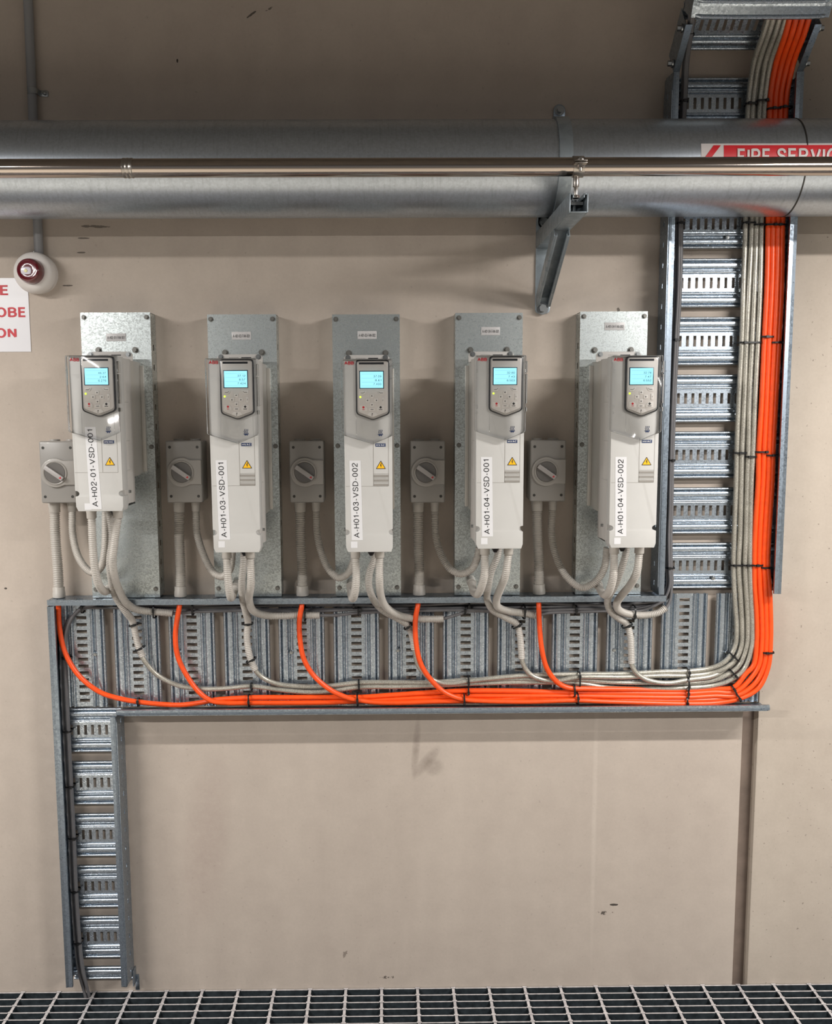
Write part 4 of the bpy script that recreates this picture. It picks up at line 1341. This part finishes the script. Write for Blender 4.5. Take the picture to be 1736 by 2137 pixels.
def lean_pts(l, y0):
    out = []
    for (a, b), q in zip(l, (y0, y0 - .006, y0 - .04, y0 - .10)):
        out.append(P(a, b, q))
    d = (out[-1] - out[-2]).normalized()
    out.append(out[-1] + d * .035 + Vector((0, 0, .01)))
    out.append(out[-1] + Vector((.008, -.02, .09)))
    return out
def up(col, topc, y, dy=0.0):
    return [P(a, b, y) for a, b in col] + [P(topc[0][0], topc[0][1], y)][:0] + lean_pts(topc, y)
OG = 'orange power cables'
O_H = [
 [(121, 1240, -.045), (122, 1262, -.050), (124, 1310, -.053), (135, 1360, -.053), (165, 1410, -.050), (210, 1445, -.046), (260, 1460, -.044), (290, 1465, -.042), (340, 1470, -.040), (380, 1471, -.040), (420, 1466, -.038), (450, 1460.5, -.038), (520, 1456, -.038), (600, 1455.5, -.038), (682, 1455, -.038), (750, 1455, -.038), (825, 1450, -.038), (926, 1443.5, -.038), (977, 1441.5, -.038), (1080, 1442, -.038), (1160, 1444.5, -.038), (1202, 1445, -.038), (1300, 1446, -.038), (1436, 1447, -.038), (1490, 1444, -.040)],
 [(376, 1240, -.045), (375, 1262, -.066), (370, 1290, -.068), (366, 1330, -.066), (371, 1370, -.060), (390, 1410, -.056), (415, 1444, -.055), (440, 1462, -.054), (470, 1467, -.050), (520, 1467, -.045), (600, 1467, -.042), (682, 1466, -.040), (740, 1463.5, -.038), (800, 1460.5, -.038), (912, 1455, -.038), (977, 1452.5, -.038), (1080, 1452.5, -.040), (1200, 1452.5, -.042), (1300, 1454, -.042), (1436, 1455, -.042), (1492, 1452, -.042)],
 [(630, 1240, -.045), (630, 1262, -.068), (625, 1292, -.070), (626, 1335, -.066), (634, 1375, -.060), (654, 1409, -.056), (690, 1440, -.056), (725, 1456, -.056), (748, 1461, -.055), (780, 1465.5, -.052), (826, 1467, -.050), (912, 1464, -.048), (970, 1463, -.046), (1020, 1462, -.042), (1110, 1455.5, -.040), (1200, 1460, -.040), (1300, 1461.5, -.040), (1436, 1461.5, -.040), (1495, 1459, -.040)],
 [(873, 1240, -.045), (872, 1262, -.068), (867, 1292, -.070), (868, 1340, -.068), (878, 1385, -.064), (898, 1417, -.060), (925, 1443, -.057), (950, 1455, -.056), (972, 1460, -.056), (1015, 1463, -.056), (1100, 1464.5, -.056), (1200, 1461.5, -.055), (1260, 1464, -.054), (1340, 1466.5, -.050), (1436, 1468.5, -.045), (1498, 1466.5, -.042)],
 [(1124, 1240, -.045), (1124, 1260, -.068), (1126, 1310, -.070), (1130, 1352, -.068), (1140, 1392, -.062), (1155, 1416, -.058), (1172, 1430, -.056), (1190, 1436, -.054), (1220, 1437, -.050), (1300, 1438, -.042), (1436, 1440, -.036), (1488, 1437, -.034)],
]
o_lab = ['orange power cable sweeping from the tray\'s left end along its bottom', 'orange power cable dropping below the second isolator into the bottom bundle', 'orange power cable dropping below the middle isolator into the bottom bundle', 'orange power cable dropping below the fourth isolator into the bottom bundle', 'orange power cable dropping below the rightmost isolator into the bundle']
# the fifth climbs behind the others
for i, l in enumerate(O_H):
    k = {4: 0, 0: 1, 1: 2, 2: 3, 3: 3}[i]
    y = -.045 if i != 2 else -.0305
    pts = PP(l)
    pts[0].z = ZT - .003
    col = OV[k]
    if i == 2:
        col = [(a - 5, b) for a, b in col]
        col[0] = (1540, 1452)
    cu = [P(a, b, y) for a, b in col]
    topc = OT[k]
    if i == 2:
        topc = [(a - 5, b) for a, b in topc]
    cable_run('power_cable', o_lab[i], pts + cu + lean_pts(topc, y), .0067, 'orange', OG, 12)
BGp = 'clear jacketed braided cables'
YR_ = -.038
B_H = [
 [(292, 1362, YT), (298, 1373, YT), (308, 1388, -.048), (330, 1410, -.042), (365, 1428, YR_), (400, 1436, YR_), (440, 1438, YR_), (480, 1436, YR_), (525, 1432, YR_), (580, 1439, YR_), (640, 1444, YR_), (690, 1442, YR_), (750, 1434, YR_), (830, 1433, YR_), (900, 1431, YR_), (978, 1427, YR_), (1090, 1424, YR_), (1208, 1426, YR_), (1260, 1434, YR_), (1300, 1437, YR_), (1360, 1437, YR_), (1436, 1435, YR_), (1490, 1430, YR_)],
 [(529, 1388, YT), (534, 1400, YT), (547, 1413, -.047), (575, 1426, -.042), (620, 1432, YR_), (680, 1432, YR_), (750, 1424.5, YR_), (830, 1424, YR_), (900, 1424, YR_), (978, 1419, YR_), (1090, 1417, YR_), (1208, 1419, YR_), (1290, 1424, YR_), (1360, 1425, YR_), (1436, 1425, YR_), (1485, 1420, YR_)],
 [(862, 1345, -.042), (865, 1358, -.042), (872, 1388, -.042), (892, 1411, -.042), (916, 1424, -.042), (945, 1426, -.044), (978, 1421, -.046), (1090, 1410, -.044), (1208, 1407, -.040), (1300, 1406, YR_), (1380, 1402, YR_), (1436, 1400.5, YR_), (1484, 1394, YR_)],
 [(1087.5, 1362, YT), (1089, 1377, YT), (1095, 1393, -.051), (1109, 1409, -.05), (1130, 1418, -.05), (1160, 1421, -.05), (1208, 1413, -.05), (1300, 1413, -.046), (1380, 1410, -.044), (1436, 1410, -.040), (1480, 1405, YR_)],
 [(1317, 1370, YT), (1318, 1386, YT), (1326, 1402, -.053), (1342, 1415, -.054), (1366, 1423, -.054), (1400, 1425, -.053), (1436, 1418.5, -.050), (1485, 1411, -.046)],
]
b_lab = ['silver braided cable leaving the leftmost conduit end in the tray', 'silver braided cable leaving the second conduit end in the tray', 'silver braided cable half hidden behind the fourth orange cable', 'silver braided cable leaving the conduit below the fourth drive', 'silver braided cable leaving the conduit below the rightmost drive']
for i, l in enumerate(B_H):
    k = {0: 3, 1: 2, 2: 0, 3: 1, 4: 1}[i]
    y = -.043 if i != 4 else -.0305
    dx = 0 if i != 4 else 6
    pts = PP(l)
    cu = [P(a + dx, b, y) for a, b in BV[k]]
    topc = [(a + dx, b) for a, b in BT[k]]
    cable_run('braided_cable', b_lab[i], pts + cu + lean_pts(topc, y), .0064, 'braid', BGp, 12)

GG = 'dark grey control cables'
GV = [(1385, 1250), (1397, 1222), (1396, 1184), (1395, 1120), (1397, 1060), (1399, 960), (1403, 840), (1409, 710), (1415, 600), (1418, 455)]
GT = [(1425, 240), (1428, 190), (1431, 130), (1440, 66)]
def grey_up(dx, y, x_end=None):
    return [P(a + dx, b, y) for a, b in GV] + lean_pts([(a + dx * .8, b) for a, b in GT], y)
DOWN = [(175, 1267), (156, 1281), (142, 1304), (135, 1330), (134.5, 1361), (136, 1430), (140, 1517), (146, 1635), (151.5, 1743), (156.5, 1857), (163.5, 1962), (170, 2020), (180, 2063)]
g_lab = ['dark grey control cable in the tray\'s top bundle, lowest, turning down the left end', 'dark grey control cable in the tray\'s top bundle, inner curve at the left end', 'dark grey control cable in the tray\'s top bundle, outer curve at the left end', 'dark grey control cable hugging the top rail, furthest into the left corner']
for i in range(4):
    dx = (-3.5, 3.5, 0.5, -7.5)[i]
    y = (-.033, -.033, -.042, -.034)[i]
    dn = []
    for j, (a, b) in enumerate(DOWN):
        f = min(1.0, j / 3)
        dn.append(P(a + dx * 0.95, b + (dx * -0.9 if j < 3 else 0), y))
    dn[-1].z = -0.008
    dn[-1].y = -.0205
    dn[-1].x += (i - 1.5) * .002
    yy = [1273, 1267, 1263, 1278][i] if i != 3 else 1261.5
    if i == 0:
        yy = 1274
    hz = [(220, yy - 6), (300, yy - 4), (403, yy - 1), (520, yy - 3), (640, yy - 3), (745, yy - 2), (860, yy - 1), (970, yy - 3), (1090, yy - 5), (1200, yy - 3), (1290, yy - 3), (1340, yy - 4 - i)]
    hz = [(a, b + 2.0 * math.sin(a * .013 + i * 2)) for a, b in hz]
    pts = dn[::-1] + [P(a, b, y) for a, b in hz]
    ups = [(-4, -.033), (4, -.033), (0, -.041), (-1, -.0265)][i]
    cable_run('control_cable', g_lab[i], pts + grey_up(*ups), .0043, 'greycable', GG, 8)
k_lab = ['dark grey control cable leaving the leftmost open conduit end', 'dark grey control cable leaving the second open conduit end', 'dark grey control cable leaving the middle open conduit end', 'dark grey control cable leaving the fourth open conduit end', 'dark grey control cable leaving the rightmost open conduit end']
K_H = [
 [(345, 1279, YT), (362, 1280, YT), (403, 1277, -.044), (520, 1274, -.040), (640, 1276, -.040), (745, 1272, -.041), (970, 1269, -.041), (1200, 1266, -.041), (1290, 1266, -.041), (1340, 1265, -.04)],
 [(652, 1284, YT), (669, 1284, YT), (700, 1284, -.050), (748, 1279, -.049), (860, 1275, -.049), (970, 1273, -.049), (1090, 1275, -.049), (1200, 1271, -.049), (1340, 1268, -.045)],
 [(910, 1291.5, YT), (927, 1290.5, YT), (950, 1284, -.050), (980, 1276, -.048), (1090, 1279, -.043), (1200, 1274, -.043), (1290, 1272, -.043), (1345, 1270, -.043)],
 [(1108, 1283, YT), (1121, 1284, YT), (1145, 1279, -.05), (1200, 1277, -.050), (1290, 1274, -.050), (1345, 1272, -.050)],
 [(1379, 1276, YT), (1390, 1268, YT), (1398, 1252, -.05)],
]
K_U = [(2, -.0255), (5, -.041), (-5, -.041), (0, -.0495), (4, -.049)]
for i, l in enumerate(K_H):
    u_ = grey_up(*K_U[i])
    if i == 4:
        u_ = u_[1:]
    cable_run('control_cable', k_lab[i], PP(l) + u_, .0042, 'greycable', GG, 8)

# ------------------------------------------------------------------ cable ties
TG = 'black cable ties'
def tie(label, px, py, half, ang=0.0, y0=-.026, y1=-.055):
    """Strap across a bundle: half is its half length in pixels, ang its tilt from the level."""
    c = P(px, py, (y0 + y1) / 2)
    u = Vector((math.cos(ang), 0, math.sin(ang)))
    hw = half * (c.y - CAM.y) / F_PX + .001
    hd = abs(y1 - y0) / 2 + .001
    run = Vector((-u.z, 0, u.x))
    n = 24
    mb = MB()
    vs, fs = [], []
    for i in range(n):
        a = 2 * math.pi * i / n
        ca, sa = math.cos(a), math.sin(a)
        e = 0.55
        q = u * (hw * math.copysign(abs(ca) ** e, ca)) + Vector((0, 1, 0)) * (hd * math.copysign(abs(sa) ** e, sa))
        ql = q.length
        for k in (-1, 1):
            vs.append(c + q + run * (.0021 * k))
            vs.append(c + q * (1 + .0014 / ql) + run * (.0021 * k))
    for i in range(n):
        b, e = i * 4, ((i + 1) % n) * 4
        fs += [(b + 1, e + 1, e + 3, b + 3), (b, b + 2, e + 2, e), (b, e, e + 1, b + 1), (b + 2, b + 3, e + 3, e + 2)]
    mb.add(vs, fs)
    hc = c + Vector((0, -hd - .0015, 0)) + u * (hw * random.uniform(-.5, .7))
    s_ = .0036
    vs = [hc + u * (a * s_) + Vector((0, b * .0028, 0)) + run * (d * .003) for a in (-1, 1) for b in (-1, 1) for d in (-1, 1)]
    mb.add(vs, [(0, 1, 3, 2), (4, 6, 7, 5), (0, 4, 5, 1), (2, 3, 7, 6), (0, 2, 6, 4), (1, 5, 7, 3)])
    tag(mb.build('cable_tie', 'tie'), label, 'cable tie', TG)
H90 = math.pi / 2
where_v = ['just under the big pipe', 'level with the plate tags', 'level with the isolators', 'by the horizontal tray']
for (px, py, h), w_ in zip([(1419, 467, 7), (1410, 710, 7), (1399, 960, 7), (1397, 1184, 8)], where_v):
    tie(f'black cable tie around the upright grey cables {w_}', px, py, h, 0, -.024, -.052)
tie('black cable tie on the grey cables just above the big pipe', 1424, 214, 8, 0.05, -.024, -.054)
tie('black cable tie on the grey cables up in the leaning tray bend', 1437, 76, 7, 0.05, -.11, -.145)
for (px, py, h, s_), w_ in zip([(1562, 466, 12, 'inner'), (1584, 470, 11, 'outer'), (1563, 715, 23, ''), (1542, 945, 13, 'inner'), (1565.5, 953, 10, 'outer'), (1535.5, 1179, 12, 'inner'), (1558, 1179, 11, 'outer')], [0, 0, 1, 2, 2, 3, 3]):
    nm = f'{s_} pair of upright braided cables' if s_ else 'whole set of upright braided cables'
    tie(f'black cable tie around the {nm} {where_v[w_]}', px, py, h, 0, -.034, -.052)
for (px, py, h, s_), w_ in zip([(1608.5, 470, 11, 'inner'), (1629, 470, 11, 'outer'), (1600.5, 703, 11, 'inner'), (1622, 715, 12, 'outer'), (1588.5, 943, 12, 'inner'), (1608.5, 950, 10, 'outer'), (1578.5, 1179, 11, 'inner'), (1597.5, 1184, 10, 'outer')], [0, 0, 1, 1, 2, 2, 3, 3]):
    tie(f'black cable tie around the {s_} pair of upright orange cables {where_v[w_]}', px, py, h, 0, -.036, -.054)
tie('black cable tie on the inner braided cables just above the big pipe', 1566, 218, 11, 0.02, -.034, -.056)
tie('black cable tie on the outer braided cables just above the big pipe', 1590, 212, 11, 0.02, -.034, -.058)
tie('black cable tie on the inner orange cables just above the big pipe', 1614, 228, 12, 0.03, -.036, -.056)
tie('black cable tie on the outer orange cables just above the big pipe', 1638, 225, 12, 0.03, -.036, -.056)
tie('black cable tie around the outer orange cables below the rail', 1602, 1361, 11, 0, -.036, -.054)
tie('black cable tie around the two inner braided cables in the corner bend', 1530, 1370, 13, -0.75, -.034, -.052)
tie('black cable tie around the two outer braided cables in the corner bend', 1530, 1406, 11, -0.85, -.034, -.052)
tie('black cable tie around the upper orange cables in the corner bend', 1531, 1440, 11, -1.05, -.034, -.054)
tie('black cable tie around the lower orange cables in the corner bend', 1540, 1455, 9, -1.0, -.034, -.054)
for lab_, px, py, h, a0, a1 in [
    ('single orange cable at the lower left of the tray', 289, 1465, 8, -.034, -.050),
    ('two orange cables under the second drive', 520, 1461.5, 12, -.030, -.054),
    ('orange cables under the middle drive where a third joins', 746, 1459, 13, -.030, -.064),
    ('lower orange cables where the fourth joins', 968, 1459, 11, -.032, -.064),
    ('upper orange cable near the fourth drive', 977, 1441, 8, -.030, -.047),
    ('upper orange cables where the fifth joins', 1197, 1440, 12, -.030, -.062),
    ('lower orange cables below the fifth joining cable', 1204, 1457, 11, -.032, -.064),
    ('upper orange cables near the tray\'s right end', 1434, 1446, 12, -.030, -.050),
    ('lower orange cables near the tray\'s right end', 1432, 1465, 10, -.034, -.053),
    ('single braided cable under the second drive', 525, 1432.5, 7, -.030, -.046),
    ('two braided cables under the middle drive', 749, 1429.5, 11, -.030, -.046),
    ('braided cables below the fourth drive\'s left side', 977, 1421.5, 11, -.030, -.054),
    ('braided cables between the fourth and rightmost drives', 1208, 1416, 15, -.030, -.058),
    ('upper braided cables near the tray\'s right end', 1436, 1406, 11, -.030, -.050),
    ('lower braided cables by the tray\'s right end', 1434, 1427, 14, -.030, -.060),
]:
    tie(f'black cable tie around the {lab_}', px, py, h, H90 + 0.03, a0, a1)
for lab_, px, py, h, a0, a1 in [
    ('grey cables at the tray\'s upper left corner', 173, 1268, 10, -.026, -.050),
    ('leftmost open conduit and the grey cables behind it', 323.5, 1274, 14, -.026, -.064),
    ('grey cables beside the second orange cable', 403, 1271, 11, -.026, -.050),
    ('second open conduit beside the middle orange cable', 637, 1279, 15, -.026, -.064),
    ('upper grey cables under the middle drive', 738, 1262, 7, -.026, -.050),
    ('lower grey cables under the middle drive', 748, 1276, 8, -.032, -.056),
    ('upper grey cables under the fourth drive', 978, 1262, 7, -.026, -.050),
    ('lower grey cables under the fourth drive', 970, 1273, 8, -.032, -.056),
    ('fourth open conduit and the grey cables behind it', 1093, 1277, 13, -.026, -.068),
    ('upper grey cables left of the rightmost drive', 1195, 1261, 7, -.026, -.050),
    ('lower grey cables left of the rightmost drive', 1201, 1273, 9, -.032, -.056),
    ('rightmost open conduit under the rightmost drive', 1321, 1277, 13, -.030, -.074),
]:
    tie(f'black cable tie around the {lab_}', px, py, h, H90 - 0.03, a0, a1)
for lab_, px, py, h, an in [
    ('leftmost conduit just below the tray top rail', 280, 1303, 9, 0.25), ('leftmost conduit above its open end', 292, 1353, 10, 0.45),
    ('second conduit just below the tray top rail', 517.5, 1301, 9, 0.0), ('second conduit above its open end', 524, 1377, 10, 0.45),
    ('middle conduit left of the fourth orange cable', 851.5, 1307, 9, 0.6), ('fourth conduit just below the tray top rail', 1079, 1305, 10, 0.5),
    ('rightmost conduit just below the tray top rail', 1308, 1305, 10, 0.4)]:
    tie(f'black cable tie around the {lab_}', px, py, h, an, -.040, -.066)
for lab_, px, py in [('level with the lowest orange cable bend', 140, 1373), ('beside the top rung of the narrow tray', 141.5, 1524), ('beside the second rung of the narrow tray', 147, 1639), ('beside the third rung of the narrow tray', 153, 1746), ('beside the fourth rung of the narrow tray', 157.5, 1857), ('beside the lowest slotted tray rung', 164, 1964)]:
    tie(f'black cable tie around the falling grey cables {lab_}', px, py, 8.5, -0.03, -.024, -.050)

# ------------------------------------------------------------------ sounder, its conduit, the sign
cb = thing('rigid_conduit', 'straight grey rigid conduit running up the wall from the alarm beacon', 'conduit', (-.872, 0, 2.0))
CXc = -.8705
MB().cyl((CXc - .003, -.0145, 1.955), (CXc + .005, -.0145, 3.3), .0112, 24).build('tube', 'conduit_dark', cb)
sd = thing('pipe_saddle', 'small zinc saddle clip holding the rigid conduit to the wall', 'pipe clip', (CXc, 0, 2.385))
zs = P(76, 188, -.026).z
mb = MB()
vs, fs = [], []
n = 20
for i in range(n + 1):
    a = math.pi * i / n
    for r in (.0116, .0132):
        for z in (zs - .007, zs + .007):
            vs.append((CXc + .0015 - r * math.cos(a), -.0145 - r * math.sin(a), z))
for i in range(n):
    b, e = i * 4, i * 4 + 4
    fs += [(b, b + 1, e + 1, e), (b + 2, e + 2, e + 3, b + 3), (b, e, e + 2, b + 2), (b + 1, b + 3, e + 3, e + 1)]
mb.add(vs, fs)
mb.box(CXc + .013, CXc + .015, -.0145, -.001, zs - .007, zs + .007)
mb.box(CXc - .012, CXc - .0101, -.0145, -.001, zs - .007, zs + .007)
mb.build('strap', 'bolt', sd)
MB().plate(round_poly([(CXc + .012, zs - .007), (CXc + .036, zs - .009), (CXc + .036, zs + .007), (CXc + .012, zs + .007)], .005), -.0035, 0).build('fixing_lug', 'bolt', sd, bevel=.0006)
MB().lathe((CXc + .028, -.0035, zs - .001), [(.005, -.001), (.005, .001), (.003, .003), (.001, .0032)], 16).build('screw', 'bolt', sd)

bc = P(71.5, 569, -.03)
bn_ = thing('alarm_beacon', 'round white alarm sounder with a dark red lens, on the wall above the sign', 'beacon', (bc.x, 0, bc.z))
MB().lathe((bc.x, 0, bc.z), [(.050, 0), (.050, .012), (.0505, .014), (.0515, .018), (.0512, .028), (.049, .038), (.044, .046), (.036, .0495), (.033, .050)], 64).build('body', 'white', bn_)
MB().lathe((bc.x + .0005, -.048, bc.z), [(.0318, 0), (.0322, .003), (.0310, .012), (.0285, .024), (.0270, .0275), (.0235, .0295), (.021, .0285), (.012, .0295)], 64).build('lens', 'redlens', bn_)
lz = bc.z - .002
MB().plate(round_poly([(bc.x - .0155, lz - .009), (bc.x + .0095, lz - .009), (bc.x + .0095, lz + .009), (bc.x - .0155, lz + .009)], .007, 5), -.0795, -.076).build('flash_window', 'lensglass', bn_, bevel=.001)
MB().lathe((bc.x - .003, -.0795, lz), [(.004, -.001), (.0042, .0006), (.003, .0016)], 20).build('flash_tube', 'flash', bn_)
MB().cyl((bc.x - .004, -.012, bc.z + .049), (bc.x - .004, -.012, bc.z + .055), .003, 12).build('entry_screw', 'bolt', bn_)

s1, s2 = P(57, 580, -.002), P(65, 734, -.002)
sg = thing('wall_sign', 'white laminated paper sign with big red capitals, on the wall under the alarm beacon', 'sign', (s1.x - .1, 0, s2.z))
MB().box(s1.x - .36, s1.x, -.0016, -.0004, s2.z, s1.z).build('sheet', 'sign', sg)
def sign_text(s, xr, ytop, ybot, wd):
    mb = MB()
    a, b = P(xr, ytop, -.002), P(xr, ybot, -.002)
    put_text(mb, s, lambda u, v: (a.x - wd + wd * u, -.0021, b.z + (a.z - b.z) * v), 0.03)
    mb.build('lettering', 'redtext', sg)
kx = 0.00125
sign_text('E', 16, 595, 616, 16.5 * kx)
sign_text('OBE', 52, 641, 662, 59 * kx)
sign_text('ON', 34, 684.5, 705, 42 * kx)
